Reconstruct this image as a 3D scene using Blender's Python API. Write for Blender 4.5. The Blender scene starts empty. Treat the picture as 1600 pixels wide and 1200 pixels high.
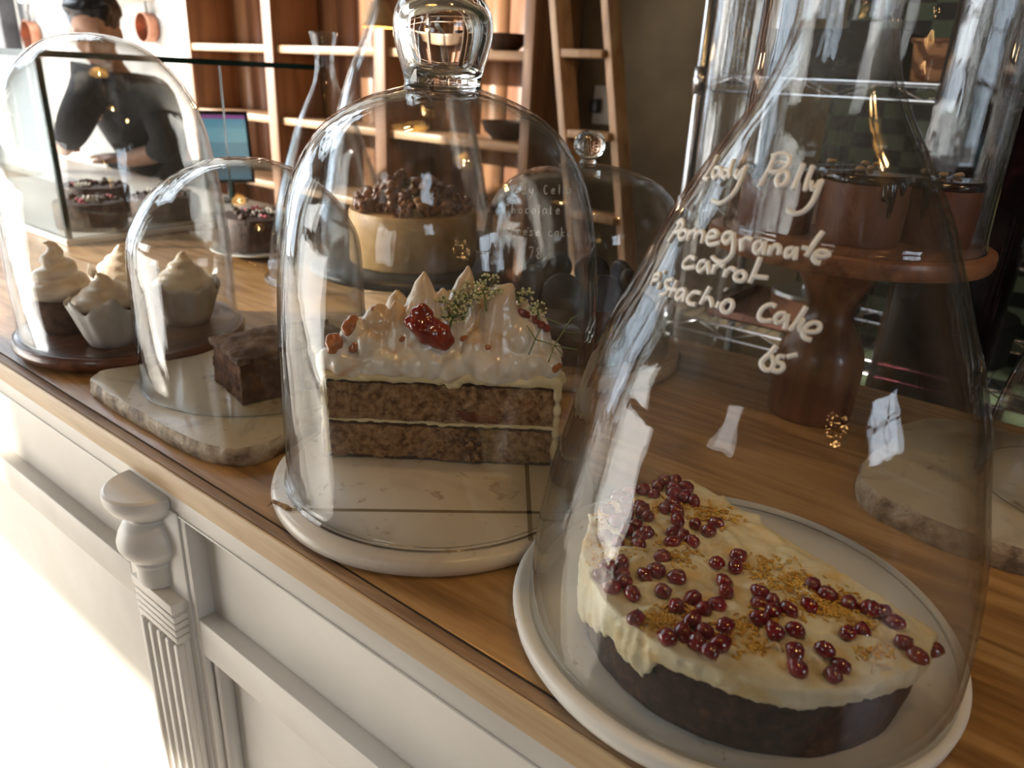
import bpy, bmesh, math, random
import numpy as np
from math import *
from mathutils import Vector, Matrix, noise
from mathutils.bvhtree import BVHTree

random.seed(11)
sc = bpy.context.scene
COL = sc.collection

# ------------------------------------------------------------------ camera
# world: X runs into the shop, Y along the counter away to the left, Z up; the counter top is z = 0
H = 0.38
F, YAW, PITCH, ROLL = 1161.0, radians(37.377), radians(22.358), radians(-2.876)
_fw = np.array([cos(YAW) * cos(PITCH), sin(YAW) * cos(PITCH), -sin(PITCH)])
_rt = np.array([sin(YAW), -cos(YAW), 0.0]); _dn = np.cross(_fw, _rt)
RT = _rt * cos(ROLL) + _dn * sin(ROLL); DN = -_rt * sin(ROLL) + _dn * cos(ROLL); FW = _fw
CAM = np.array([0.0, 0.0, H])
cd = bpy.data.cameras.new('camera'); cam = bpy.data.objects.new('camera', cd); COL.objects.link(cam)
cd.sensor_width = 36.0; cd.lens = F / 1600 * 36.0; cd.clip_start = 0.02; cd.clip_end = 60
m = Matrix.Identity(4)
for i in range(3):
    m[i][0] = RT[i]; m[i][1] = -DN[i]; m[i][2] = -FW[i]; m[i][3] = CAM[i]
cam.matrix_world = m
cd.dof.use_dof = True; cd.dof.focus_distance = 0.62; cd.dof.aperture_fstop = 7.5
sc.camera = cam

# ------------------------------------------------------------------ light and exposure
vs = sc.view_settings
sc.display_settings.display_device = 'sRGB'
vs.view_transform = 'Standard'; vs.look = 'None'; vs.gamma = 1.0; vs.use_curve_mapping = False
vs.exposure = 0.55
cy = sc.cycles
cy.max_bounces = 12; cy.diffuse_bounces = 3; cy.glossy_bounces = 4; cy.transmission_bounces = 10
cy.transparent_max_bounces = 64; cy.caustics_reflective = False; cy.caustics_refractive = False
cy.sample_clamp_indirect = 6.0; cy.use_denoising = True; cy.adaptive_threshold = 0.02
w = bpy.data.worlds.new('daylight'); sc.world = w; w.use_nodes = True
w.node_tree.nodes['Background'].inputs[0].default_value = (0.62, 0.75, 1.0, 1)
w.node_tree.nodes['Background'].inputs[1].default_value = 1.0
SUN = Vector((-0.62, 0.62, 0.22)).normalized()
sl = bpy.data.lights.new('sun', 'SUN'); sl.energy = 11.0; sl.angle = radians(1.5); sl.color = (1.0, 0.90, 0.78)
so = bpy.data.objects.new('sun', sl); COL.objects.link(so)
so.rotation_euler = SUN.to_track_quat('Z', 'Y').to_euler(); so.location = (-4, 8, 4)
WALL_X = -1.6
def window_light(name, wall, u0, u1, z0, z1, power, color):
    l = bpy.data.lights.new(name, 'AREA'); l.shape = 'RECTANGLE'; l.size = u1 - u0; l.size_y = z1 - z0
    l.energy = power; l.color = color
    o = bpy.data.objects.new(name, l); COL.objects.link(o); um, zm = (u0 + u1) / 2, (z0 + z1) / 2
    if wall == 'front': o.location = (WALL_X - 0.16, um, zm); o.rotation_euler = (radians(90), 0, radians(-90))
    if wall == 'left': o.location = (um, Y1 + 0.21, zm); o.rotation_euler = (radians(90), 0, radians(180))
    if wall == 'right': o.location = (um, Y0 - 0.21, zm); o.rotation_euler = (radians(90), 0, 0)
Y0, Y1 = -2.6, 9.8
#           wall     from   to     z0     z1    power  bars
WINDOWS = [('front', 3.16, 6.00, 0.42, 1.12, 42, 1), ('front', 6.02, 9.3, -0.93, 2.5, 150, 2), ('front', 2.2, 6.00, -0.93, 0.28, 95, 1),
           ('left', -1.2, 2.4, -0.90, 2.6, 190, 4), ('right', -0.55, 0.30, 0.40, 1.20, 12, 2), ('front', 0.0, 0.45, 0.40, 0.90, 2.0, 1)]
SKY_X, SKY_Y = (-0.6, 2.3), (4.1, 7.2)                                  # the skylight's opening in the ceiling
for k, (wl, a, b, c, d, p, nb) in enumerate(WINDOWS):
    window_light('daylight_%d' % (k + 1), wl, a, b, c, d, p, (1.0, 0.93, 0.83) if wl == 'front' else (0.80, 0.90, 1.0))
sk = bpy.data.lights.new('skylight', 'AREA'); sk.shape = 'RECTANGLE'; sk.size = SKY_X[1] - SKY_X[0]; sk.size_y = SKY_Y[1] - SKY_Y[0]; sk.energy = 150; sk.color = (0.86, 0.93, 1.0)
sko = bpy.data.objects.new('skylight', sk); COL.objects.link(sko); sko.location = (sum(SKY_X) / 2, sum(SKY_Y) / 2, 2.75 + 0.10)

# ------------------------------------------------------------------ pixel helpers (photo frame 1600 x 1200)
def ray(px, py): return RT * (px - 800) + DN * (py - 600) + FW * F
def at(px, py, z=None, x=None, y=None):
    d = ray(px, py)
    t = (z - H) / d[2] if z is not None else (x / d[0] if x is not None else y / d[1])
    return Vector(CAM + d * t)
def far(px, py, dist):
    d = ray(px, py); return Vector(CAM + d / np.linalg.norm(d) * dist)

# ------------------------------------------------------------------ materials
MATS = {}
def nt(name):
    mt = bpy.data.materials.new(name); mt.use_nodes = True
    t = mt.node_tree; t.nodes.clear()
    out = t.nodes.new('ShaderNodeOutputMaterial')
    return mt, t, out
def lk(t, a, b): t.links.new(a, b)
def coords(t, scale=(1, 1, 1), kind='Object', rot=(0, 0, 0)):
    c = t.nodes.new('ShaderNodeTexCoord'); mp = t.nodes.new('ShaderNodeMapping')
    mp.inputs['Scale'].default_value = scale; mp.inputs['Rotation'].default_value = rot
    lk(t, c.outputs[kind], mp.inputs[0]); return mp.outputs[0]
def ramp(t, src, stops):
    r = t.nodes.new('ShaderNodeValToRGB'); lk(t, src, r.inputs[0])
    e = r.color_ramp.elements
    while len(e) < len(stops): e.new(0.5)
    for k, (p, c) in enumerate(stops):
        e[k].position = p; e[k].color = (*c, 1) if len(c) == 3 else c
    return r.outputs[0]
def noisetex(t, vec, scale, detail=5, rough=0.55, dist=0.0):
    n = t.nodes.new('ShaderNodeTexNoise'); lk(t, vec, n.inputs['Vector'])
    n.inputs['Scale'].default_value = scale; n.inputs['Detail'].default_value = detail
    n.inputs['Roughness'].default_value = rough; n.inputs['Distortion'].default_value = dist
    return n.outputs[0]
def pm(name, stops, scale=20, detail=5, stretch=(1, 1, 1), rough=0.5, bump=0.0, bscale=None, metal=0.0, sss=0.0,
       sssr=(0.01, 0.006, 0.003), coat=0.0, dist=0.0, spec=0.5, kind='Object', bdist=0.002, emit=None, trans=0.0):
    if name in MATS: return MATS[name]
    mt, t, out = nt(name)
    b = t.nodes.new('ShaderNodeBsdfPrincipled'); lk(t, b.outputs[0], out.inputs[0])
    v = coords(t, stretch, kind)
    if len(stops) == 3 and not isinstance(stops[0], tuple): stops = [(0, stops), (1, stops)]
    n = noisetex(t, v, scale, detail, dist=dist)
    lk(t, ramp(t, n, stops), b.inputs['Base Color'])
    b.inputs['Roughness'].default_value = rough; b.inputs['Metallic'].default_value = metal
    b.inputs['Specular IOR Level'].default_value = spec
    b.inputs['Coat Weight'].default_value = coat
    b.inputs['Transmission Weight'].default_value = trans
    if sss:
        b.inputs['Subsurface Weight'].default_value = sss; b.inputs['Subsurface Radius'].default_value = sssr
        b.inputs['Subsurface Scale'].default_value = 1.0
    if bump:
        n2 = noisetex(t, v, bscale or scale * 2, 8, 0.65)
        bp = t.nodes.new('ShaderNodeBump'); bp.inputs['Strength'].default_value = bump; bp.inputs['Distance'].default_value = bdist
        lk(t, n2, bp.inputs['Height']); lk(t, bp.outputs[0], b.inputs['Normal'])
    if emit:
        b.inputs['Emission Color'].default_value = (*emit[0], 1); b.inputs['Emission Strength'].default_value = emit[1]
    MATS[name] = mt; return mt
def wood(name, dark, mid, light, axis='Y', scale=1.0, rough=0.45, rings=9.0, coat=0.0, bump=0.15):
    "long-grained timber: stretched noise plus drifting rings"
    if name in MATS: return MATS[name]
    mt, t, out = nt(name)
    b = t.nodes.new('ShaderNodeBsdfPrincipled'); lk(t, b.outputs[0], out.inputs[0])
    st = {'X': (1.2, 14, 14), 'Y': (14, 1.2, 14), 'Z': (14, 14, 1.2)}[axis]
    v = coords(t, tuple(s * scale for s in st))
    n1 = noisetex(t, v, 1.3, 4, 0.5, 0.6); n2 = noisetex(t, v, 9.0, 6, 0.7)
    mth = t.nodes.new('ShaderNodeMath'); mth.operation = 'MULTIPLY'; mth.inputs[1].default_value = rings; lk(t, n1, mth.inputs[0])
    fr = t.nodes.new('ShaderNodeMath'); fr.operation = 'PINGPONG'; fr.inputs[1].default_value = 1.0; lk(t, mth.outputs[0], fr.inputs[0])
    mx = t.nodes.new('ShaderNodeMath'); mx.operation = 'MULTIPLY_ADD'; lk(t, fr.outputs[0], mx.inputs[0]); mx.inputs[1].default_value = 0.45
    m3 = t.nodes.new('ShaderNodeMath'); m3.operation = 'MULTIPLY'; lk(t, n2, m3.inputs[0]); m3.inputs[1].default_value = 0.75
    lk(t, m3.outputs[0], mx.inputs[2])
    lk(t, ramp(t, mx.outputs[0], [(0.25, dark), (0.55, mid), (0.9, light)]), b.inputs['Base Color'])
    b.inputs['Roughness'].default_value = rough; b.inputs['Coat Weight'].default_value = coat
    bp = t.nodes.new('ShaderNodeBump'); bp.inputs['Strength'].default_value = bump; bp.inputs['Distance'].default_value = 0.001
    lk(t, n2, bp.inputs['Height']); lk(t, bp.outputs[0], b.inputs['Normal'])
    MATS[name] = mt; return mt
def thin_glass(name, tint=(0.97, 0.975, 0.975), edge=(0.66, 0.66, 0.65), haze=0.005, wobble=0.45, rough=0.012, base=0.032, vstretch=0.22, nscale=22):
    "one thin sheet of glass: Schlick reflection over a clear straight-through body, a film of dust, wavy drawn surface"
    if name in MATS: return MATS[name]
    mt, t, out = nt(name)
    lw = t.nodes.new('ShaderNodeLayerWeight'); lw.inputs['Blend'].default_value = 0.5
    def mth(op, a, bb):
        n = t.nodes.new('ShaderNodeMath'); n.operation = op
        for k, q in enumerate((a, bb)):
            if hasattr(q, 'is_linked'): lk(t, q, n.inputs[k])
            else: n.inputs[k].default_value = q
        return n.outputs[0]
    p5 = mth('POWER', lw.outputs['Facing'], 4.3); fac = mth('ADD', mth('MULTIPLY', p5, 0.92), base)
    p3 = mth('POWER', lw.outputs['Facing'], 4.0)
    mixc = t.nodes.new('ShaderNodeMix'); mixc.data_type = 'RGBA'; lk(t, p3, mixc.inputs[0])
    mixc.inputs[6].default_value = (*tint, 1); mixc.inputs[7].default_value = (*edge, 1)
    tr = t.nodes.new('ShaderNodeBsdfTransparent'); lk(t, mixc.outputs[2], tr.inputs[0])
    gl = t.nodes.new('ShaderNodeBsdfGlossy'); gl.inputs['Roughness'].default_value = rough
    v = coords(t, (1, 1, vstretch))
    n = noisetex(t, v, nscale, 3, 0.5); bp = t.nodes.new('ShaderNodeBump')
    bp.inputs['Strength'].default_value = wobble; bp.inputs['Distance'].default_value = 0.004
    lk(t, n, bp.inputs['Height']); lk(t, bp.outputs[0], gl.inputs['Normal'])
    ms = t.nodes.new('ShaderNodeMixShader'); lk(t, fac, ms.inputs[0]); lk(t, tr.outputs[0], ms.inputs[1]); lk(t, gl.outputs[0], ms.inputs[2])
    df = t.nodes.new('ShaderNodeBsdfDiffuse'); df.inputs[0].default_value = (0.85, 0.84, 0.82, 1)
    sp = noisetex(t, coords(t, (1, 1, 0.6)), 38, 8, 0.75)
    hz = mth('MULTIPLY', ramp(t, sp, [(0.42, (0.35, 0.35, 0.35)), (0.75, (1, 1, 1))]), haze)
    m2 = t.nodes.new('ShaderNodeMixShader'); lk(t, hz, m2.inputs[0]); lk(t, ms.outputs[0], m2.inputs[1]); lk(t, df.outputs[0], m2.inputs[2])
    lk(t, m2.outputs[0], out.inputs[0]); MATS[name] = mt; return mt
def solid_glass(name, color=(0.97, 0.97, 0.96), ior=1.5):
    if name in MATS: return MATS[name]
    mt, t, out = nt(name)
    g = t.nodes.new('ShaderNodeBsdfGlass'); g.inputs['Color'].default_value = (*color, 1); g.inputs['IOR'].default_value = ior
    g.inputs['Roughness'].default_value = 0.0
    lk(t, g.outputs[0], out.inputs[0]); MATS[name] = mt; return mt

# ------------------------------------------------------------------ mesh helpers
class MB:
    def __init__(s): s.v = []; s.f = []
    def add(s, v, f):
        o = len(s.v); s.v += [tuple(p) for p in v]; s.f += [tuple(i + o for i in q) for q in f]; return s
    def rev(s, prof, n=48, c=(0, 0, 0), a0=0.0, a1=2 * pi, rfun=None, zfun=None):
        "turned shape; prof = [(r, z)]; closed loop of radius, poles where r = 0"
        full = abs(a1 - a0 - 2 * pi) < 1e-6
        cols = n if full else n + 1
        v, f = [], []
        for (r, z) in prof:
            for k in range(cols):
                a = a0 + (a1 - a0) * k / n
                rr = r * (rfun(a, z) if rfun else 1.0); zz = z + (zfun(a, r, z) if zfun else 0.0)
                v.append((c[0] + rr * cos(a), c[1] + rr * sin(a), c[2] + zz))
        for i in range(len(prof) - 1):
            for k in range(n):
                k2 = (k + 1) % cols
                f.append((i * cols + k, i * cols + k2, (i + 1) * cols + k2, (i + 1) * cols + k))
        return s.add(v, f)
    def box(s, x0, x1, y0, y1, z0, z1, M=None):
        v = [Vector((x, y, z)) for z in (z0, z1) for y in (y0, y1) for x in (x0, x1)]
        if M: v = [M @ p for p in v]
        return s.add(v, [(0, 2, 3, 1), (4, 5, 7, 6), (0, 1, 5, 4), (2, 6, 7, 3), (1, 3, 7, 5), (0, 4, 6, 2)])
    def tube(s, pts, r, n=8, flat=1.0):
        pts = [Vector(p) for p in pts]; N = len(pts)
        rr = r if isinstance(r, (list, tuple)) else [r] * N
        v, f = [], []; up = Vector((0, 0, 1)); prev = None
        for i, p in enumerate(pts):
            d = (pts[min(i + 1, N - 1)] - pts[max(i - 1, 0)])
            d = d.normalized() if d.length > 1e-9 else Vector((0, 0, 1))
            if prev is None: a = d.orthogonal().normalized()
            else:
                a = prev - d * prev.dot(d); a = a.normalized() if a.length > 1e-6 else d.orthogonal().normalized()
            prev = a; b = d.cross(a)
            for k in range(n):
                t = 2 * pi * k / n; v.append(p + (a * cos(t) + b * sin(t) * flat) * rr[i])
        for i in range(N - 1):
            for k in range(n): f.append((i * n + k, i * n + (k + 1) % n, (i + 1) * n + (k + 1) % n, (i + 1) * n + k))
        f.append(tuple(reversed(range(n)))); f.append(tuple((N - 1) * n + k for k in range(n)))
        return s.add(v, f)
    def blob(s, c, r, sub=2, rot=None, amp=0.0, freq=1.0, seed=0.0):
        bm = bmesh.new(); bmesh.ops.create_icosphere(bm, subdivisions=sub, radius=1.0)
        r = r if isinstance(r, (tuple, list)) else (r, r, r)
        M = rot or Matrix.Identity(3); v = []
        for q in bm.verts:
            p = q.co.copy()
            if amp: p *= 1 + amp * noise.noise(p * freq + Vector((seed, seed * 1.7, -seed)))
            v.append(Vector(c) + M @ Vector((p.x * r[0], p.y * r[1], p.z * r[2])))
        f = [tuple(x.index for x in fa.verts) for fa in bm.faces]; bm.free()
        return s.add(v, f)
    def prism(s, poly, z0, z1, zt=None):
        "vertical walled plate over a convex-ish outline"
        n = len(poly); v = [(x, y, z0) for x, y in poly] + [(x, y, z1) for x, y in poly]
        f = [tuple(reversed(range(n))), tuple(range(n, 2 * n))] + [(k, (k + 1) % n, n + (k + 1) % n, n + k) for k in range(n)]
        return s.add(v, f)
    def build(s, name, mat, parent=None, loc=None, smooth=True, bevel=0, sub=0, auto=None, seg=2):
        me = bpy.data.meshes.new(name); me.from_pydata(s.v, [], s.f); me.update()
        bm = bmesh.new(); bm.from_mesh(me); bmesh.ops.remove_doubles(bm, verts=bm.verts, dist=1e-6)
        bmesh.ops.recalc_face_normals(bm, faces=bm.faces); bm.to_mesh(me); bm.free()
        o = bpy.data.objects.new(name, me); COL.objects.link(o)
        for mm in (mat if isinstance(mat, (list, tuple)) else [mat]): me.materials.append(mm)
        if parent: o.parent = parent
        if loc is not None: o.location = loc
        if smooth: me.polygons.foreach_set('use_smooth', [True] * len(me.polygons))
        if bevel:
            b = o.modifiers.new('b', 'BEVEL'); b.width = bevel; b.segments = seg; b.limit_method = 'ANGLE'; b.angle_limit = radians(40)
        if sub:
            q = o.modifiers.new('s', 'SUBSURF'); q.levels = sub; q.render_levels = sub
        if bevel or (auto is not None):
            bake(o); shade_angle(o, auto or 40)
        return o
def shade_angle(o, deg):
    me = o.data; me.polygons.foreach_set('use_smooth', [True] * len(me.polygons))
    bm = bmesh.new(); bm.from_mesh(me)
    for e in bm.edges:
        e.smooth = not (len(e.link_faces) == 2 and e.calc_face_angle(0) > radians(deg))
    bm.to_mesh(me); bm.free()
def bake(o):
    "turn the modifiers into plain mesh"
    if not o.modifiers: return o
    dg = bpy.context.evaluated_depsgraph_get(); dg.update()
    me = bpy.data.meshes.new_from_object(o.evaluated_get(dg)); old = o.data
    o.modifiers.clear(); o.data = me; me.name = old.name; bpy.data.meshes.remove(old); return o
def remesh(o, voxel, smooth_it=4, amp=0.0, freq=60.0, amp2=0.0, freq2=200.0):
    "melt overlapping lumps into one soft body"
    r = o.modifiers.new('r', 'REMESH'); r.mode = 'VOXEL'; r.voxel_size = voxel
    if smooth_it:
        q = o.modifiers.new('s', 'SMOOTH'); q.iterations = smooth_it; q.factor = 0.5
    bake(o)
    if amp or amp2:
        me = o.data; me.update(); ns = [v.normal.copy() for v in me.vertices]
        for v, n in zip(me.vertices, ns):
            v.co += n * (amp * noise.noise(v.co * freq) + amp2 * noise.noise(v.co * freq2))
    o.data.polygons.foreach_set('use_smooth', [True] * len(o.data.polygons)); o.data.update(); return o
def empty(name, loc, rz=0.0):
    o = bpy.data.objects.new(name, None); COL.objects.link(o); o.location = loc; o.rotation_euler = (0, 0, rz); o.empty_display_size = 0.03; return o
def tag(o, label=None, cat=None, group=None, kind=None):
    if label: o['label'] = label
    if cat: o['category'] = cat
    if group: o['group'] = group
    if kind: o['kind'] = kind
    return o
def thing(name, loc, label, cat, group=None, rz=0.0): return tag(empty(name, loc, rz), label, cat, group)
def structure(o): o['kind'] = 'structure'; return o
def smooth_prof(pts, n=60):
    "Catmull-Rom through profile points"
    P = [pts[0]] + list(pts) + [pts[-1]]; out = []; m_ = len(pts) - 1; per = max(2, n // m_)
    for i in range(m_):
        p0, p1, p2, p3 = [np.array(q, float) for q in P[i:i + 4]]
        for k in range(per):
            t = k / per
            q = 0.5 * ((2 * p1) + (-p0 + p2) * t + (2 * p0 - 5 * p1 + 4 * p2 - p3) * t * t + (-p0 + 3 * p1 - 3 * p2 + p3) * t ** 3)
            out.append((max(q[0], 0.0), min(max(q[1], min(p1[1], p2[1])), max(p1[1], p2[1]))))
    out.append(tuple(pts[-1])); return out

GLASS = thin_glass('clear_glass')
PANE = thin_glass('pane_glass', haze=0.012, base=0.03, wobble=0.02, edge=(0.5, 0.62, 0.58))
KNOB = solid_glass('solid_glass')

def bell(root, prof, thick=0.003, open_top=False, n=96, mat=None, name='bell'):
    "blown glass cover: outer and inner skin joined at the rim"
    P = smooth_prof(prof, 72)
    inner = []
    for i, (r, z) in enumerate(P):
        a = np.array(P[max(i - 1, 0)]); b = np.array(P[min(i + 1, len(P) - 1)]); d = b - a; d = d / (np.linalg.norm(d) + 1e-9)
        nx, nz = d[1], -d[0]
        inner.append((max(r - nx * thick, 0.0), z - nz * thick))
    inner[0] = (inner[0][0], P[0][1])
    if not open_top: inner[-1] = (0.0, P[-1][1] - thick); P[-1] = (0.0, P[-1][1])
    mb = MB(); mb.rev(P, n); mb.rev(inner, n)
    mb.rev([inner[0], P[0]], n)
    if open_top: mb.rev([P[-1], inner[-1]], n)
    o = mb.build(name, mat or GLASS, root)
    return o, P
def prof_r(P, z):
    zs = [q[1] for q in P]; rs = [q[0] for q in P]
    return float(np.interp(z, zs, rs)) if zs[0] <= z <= zs[-1] else 0.0
def on_bell(px, py, axis, P):
    "where the sight line of a photo pixel first meets the glass (world point, outward normal)"
    d = ray(px, py); d = d / np.linalg.norm(d); ax, ay, az = axis; last = None
    for k in range(200, 1600):
        t = k * 0.001; p = CAM + d * t; h = hypot(p[0] - ax, p[1] - ay)
        if h < prof_r(P, p[2] - az):
            lo, hi = t - 0.001, t
            for _ in range(20):
                mid = (lo + hi) / 2; q = CAM + d * mid
                if hypot(q[0] - ax, q[1] - ay) < prof_r(P, q[2] - az): hi = mid
                else: lo = mid
            p = CAM + d * hi; z = p[2] - az
            sl_ = (prof_r(P, z + 0.002) - prof_r(P, z - 0.002)) / 0.004
            nrm = Vector((p[0] - ax, p[1] - ay, -sl_ * hypot(p[0] - ax, p[1] - ay))).normalized()
            return Vector(p), nrm
    return None
def curve_pts(pts, per=6):
    if len(pts) < 3: 
        a, b = pts[0], pts[-1]; return [(a[0] + (b[0] - a[0]) * k / 6, a[1] + (b[1] - a[1]) * k / 6) for k in range(7)]
    P = [pts[0]] + list(pts) + [pts[-1]]; out = []
    for i in range(len(pts) - 1):
        p0, p1, p2, p3 = [np.array(q, float) for q in P[i:i + 4]]
        for k in range(per):
            t = k / per
            q = 0.5 * ((2 * p1) + (-p0 + p2) * t + (2 * p0 - 5 * p1 + 4 * p2 - p3) * t * t + (-p0 + 3 * p1 - 3 * p2 + p3) * t ** 3)
            out.append((q[0], q[1]))
    out.append(tuple(pts[-1])); return out
def handwriting(strokes, root, axis, P, width, mat):
    mb = MB(); base = Vector(root.location)
    for st in strokes:
        pts = []
        for q in curve_pts(st):
            hit = on_bell(q[0], q[1], axis, P)
            if hit: pts.append(hit[0] + hit[1] * 0.0004 - base)
        if len(pts) >= 2: mb.tube(pts, width, 6)
    o = mb.build('handwriting', mat, root); o['label'] = 'white paint pen handwriting'; return o

# ------------------------------------------------------------------ the room
FLOOR_Z = -0.95; CEIL_Z = 2.75; BACK_X = 2.62
PAINT = pm('white_paint', [(0.3, (0.70, 0.66, 0.60)), (0.7, (0.78, 0.745, 0.69))], scale=9, rough=0.38, bump=0.12, bscale=160, bdist=0.0006)
PAINTC = pm('chipped_white_paint', [(0.0, (0.74, 0.70, 0.63)), (0.58, (0.82, 0.79, 0.73)), (0.66, (0.80, 0.76, 0.69)), (0.685, (0.40, 0.30, 0.20))], scale=34, detail=7, rough=0.5, bump=0.2, bscale=90, bdist=0.0008)
WALLW = pm('whitewash', [(0.3, (0.40, 0.37, 0.33)), (0.55, (0.56, 0.53, 0.49)), (0.7, (0.64, 0.61, 0.57))], scale=3, detail=9, rough=0.8, bump=0.3, bscale=18, bdist=0.006)
STONE = pm('old_plaster', [(0.25, (0.10, 0.075, 0.045)), (0.5, (0.17, 0.13, 0.08)), (0.75, (0.24, 0.185, 0.12))], scale=2.6, detail=8, rough=0.9, bump=0.8, bscale=7, bdist=0.02)
CEIL = pm('dark_timber_ceiling', (0.10, 0.075, 0.05), rough=0.9)
WALLF = pm('brown_front_wall', [(0.3, (0.10, 0.075, 0.05)), (0.7, (0.15, 0.115, 0.08))], scale=3, rough=0.85)
def tiles(name, c1, c2, scale):
    mt, t, out = nt(name)
    b = t.nodes.new('ShaderNodeBsdfPrincipled'); lk(t, b.outputs[0], out.inputs[0])
    ck = t.nodes.new('ShaderNodeTexChecker'); lk(t, coords(t, scale), ck.inputs['Vector']); ck.inputs['Scale'].default_value = 1.0
    ck.inputs['Color1'].default_value = (*c1, 1); ck.inputs['Color2'].default_value = (*c2, 1)
    lk(t, ck.outputs[0], b.inputs['Base Color']); b.inputs['Roughness'].default_value = 0.35
    MATS[name] = mt; return mt
FLOOR = pm('pale_stone_floor', [(0.3, (0.50, 0.46, 0.40)), (0.7, (0.64, 0.60, 0.54))], scale=2, rough=0.5)
WTILE = tiles('green_and_black_wall_tiles', (0.006, 0.007, 0.006), (0.075, 0.095, 0.055), (1, 13.0, 22.0))
structure(MB().box(-2.2, BACK_X + 0.2, Y0, Y1, FLOOR_Z - 0.05, FLOOR_Z).build('floor', FLOOR, smooth=False))
mb = MB()
for x0, x1, y0, y1 in ((-2.2, BACK_X + .2, Y0, SKY_Y[0]), (-2.2, BACK_X + .2, SKY_Y[1], Y1), (-2.2, SKY_X[0], *SKY_Y), (SKY_X[1], BACK_X + .2, *SKY_Y)): mb.box(x0, x1, y0, y1, CEIL_Z, CEIL_Z + .05)
structure(mb.build('ceiling', CEIL, smooth=False))
mb = MB()
for k in range(5): y = SKY_Y[0] + (SKY_Y[1] - SKY_Y[0]) * k / 4; mb.box(SKY_X[0], SKY_X[1], y - .025, y + .025, CEIL_Z + .051, CEIL_Z + .085)
sw = structure(mb.build('window_skylight', pm('skylight_frame', (.10, .10, .09), rough=.4), smooth=False))
MB().box(SKY_X[0], SKY_X[1], SKY_Y[0], SKY_Y[1], CEIL_Z + .088, CEIL_Z + .092).build('pane', PANE, sw, smooth=False)
structure(MB().box(BACK_X, BACK_X + 0.15, 4.0, Y1, FLOOR_Z, CEIL_Z).build('wall_back', WALLW, smooth=False))
structure(MB().box(BACK_X, BACK_X + 0.15, 0.78, 4.0, FLOOR_Z, CEIL_Z).build('wall_back_plaster', STONE, smooth=False))
structure(MB().box(BACK_X, BACK_X + 0.15, Y0, 0.78, FLOOR_Z, CEIL_Z).build('wall_back_tiled', WTILE, smooth=False))
def walled(name, wall, lo, hi, mat):
    "a wall with its window openings cut out"
    W = [q for q in WINDOWS if q[0] == wall]; mb = MB(); us = sorted({lo, hi} | {q for wd in W for q in wd[1:3]})
    def put(u0, u1, z0, z1):
        if wall == 'front': mb.box(WALL_X - 0.1, WALL_X, u0, u1, z0, z1)
        if wall == 'left': mb.box(u0, u1, Y1, Y1 + 0.15, z0, z1)
        if wall == 'right': mb.box(u0, u1, Y0 - 0.15, Y0, z0, z1)
    for a, b in zip(us[:-1], us[1:]):
        wd = [q for q in W if q[1] <= a + 1e-6 and q[2] >= b - 1e-6]
        z = FLOOR_Z
        for q in sorted(wd, key=lambda q: q[3]):
            if q[3] > z + 1e-6: put(a, b, z, q[3])
            z = q[4]
        put(a, b, z, CEIL_Z)
    return structure(mb.build(name, mat, smooth=False))
walled('wall_front', 'front', Y0, Y1, WALLF); walled('wall_left', 'left', -2.2, BACK_X + 0.15, WALLW); walled('wall_right', 'right', -2.2, BACK_X + 0.15, WALLF)
FRAME = pm('window_frame_paint', (0.10, 0.10, 0.09), rough=0.4)
for k, (wl, a, b, c, d, p, nb) in enumerate(WINDOWS):
    mb = MB(); t = 0.03
    def put(m_, u0, u1, z0, z1, d0=0.03, d1=0.08):
        if wl == 'front': m_.box(WALL_X - d1, WALL_X - d0, u0, u1, z0, z1)
        if wl == 'left': m_.box(u0, u1, Y1 + d0, Y1 + d1, z0, z1)
        if wl == 'right': m_.box(u0, u1, Y0 - d1, Y0 - d0, z0, z1)
    put(mb, a, a + t, c, d); put(mb, b - t, b, c, d); put(mb, a, b, c, c + t); put(mb, a, b, d - t, d)
    for i in range(1, nb): put(mb, a + (b - a) * i / nb - 0.012, a + (b - a) * i / nb + 0.012, c, d)
    if nb > 1 and wl != 'front': put(mb, a, b, (c + d) / 2 - .012, (c + d) / 2 + .012)
    o = structure(mb.build('window_%d' % (k + 1), FRAME, smooth=False))
    pb_ = MB(); put(pb_, a + t, b - t, c + t, d - t, .053, .057); pb_.build('pane', PANE, o, smooth=False)

# ------------------------------------------------------------------ the counter
OAK = wood('oak_worktop', (0.165, 0.080, 0.024), (0.34, 0.178, 0.060), (0.48, 0.285, 0.115), 'Y', rough=0.36, coat=0.12)
OAKL = wood('lit_oak_edge', (0.46, 0.29, 0.14), (0.60, 0.41, 0.22), (0.70, 0.51, 0.29), 'Y', scale=1.3, rough=0.45)  # front edge paler than the worktop: light from the front put into its colour
OAKD = wood('dark_oak_band', (0.19, 0.105, 0.055), (0.31, 0.19, 0.105), (0.42, 0.28, 0.16), 'Y', scale=1.6, rough=0.55)  # darker oak tone for the top of the front strip
GAP = pm('dark_joint', (0.03, 0.02, 0.015), rough=0.9)
CY0, CY1 = -1.6, 4.3; CBX = 1.085
wt = MB().box(0.3255, CBX, CY0, CY1, -0.032, 0.0).build('worktop', OAK, bevel=0.0015)
tag(wt, 'long oak worktop of the counter carrying the cakes', 'worktop')
MB().box(0.3235, 0.3257, CY0, CY1, -0.030, -0.0012).build('joint', GAP, wt, smooth=False)['label'] = 'dark joint line'
MB().box(0.3125, 0.3237, CY0, CY1, -0.0285, 0.0004).build('edge_band', OAKD, wt, bevel=0.002)['label'] = 'darker oak band'
MB().box(0.3095, 0.3127, CY0, CY1, -0.0285, -0.0006).build('nosing', OAKL, wt, bevel=0.0015)['label'] = 'oak front edge, front light put into its pale colour'
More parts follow.
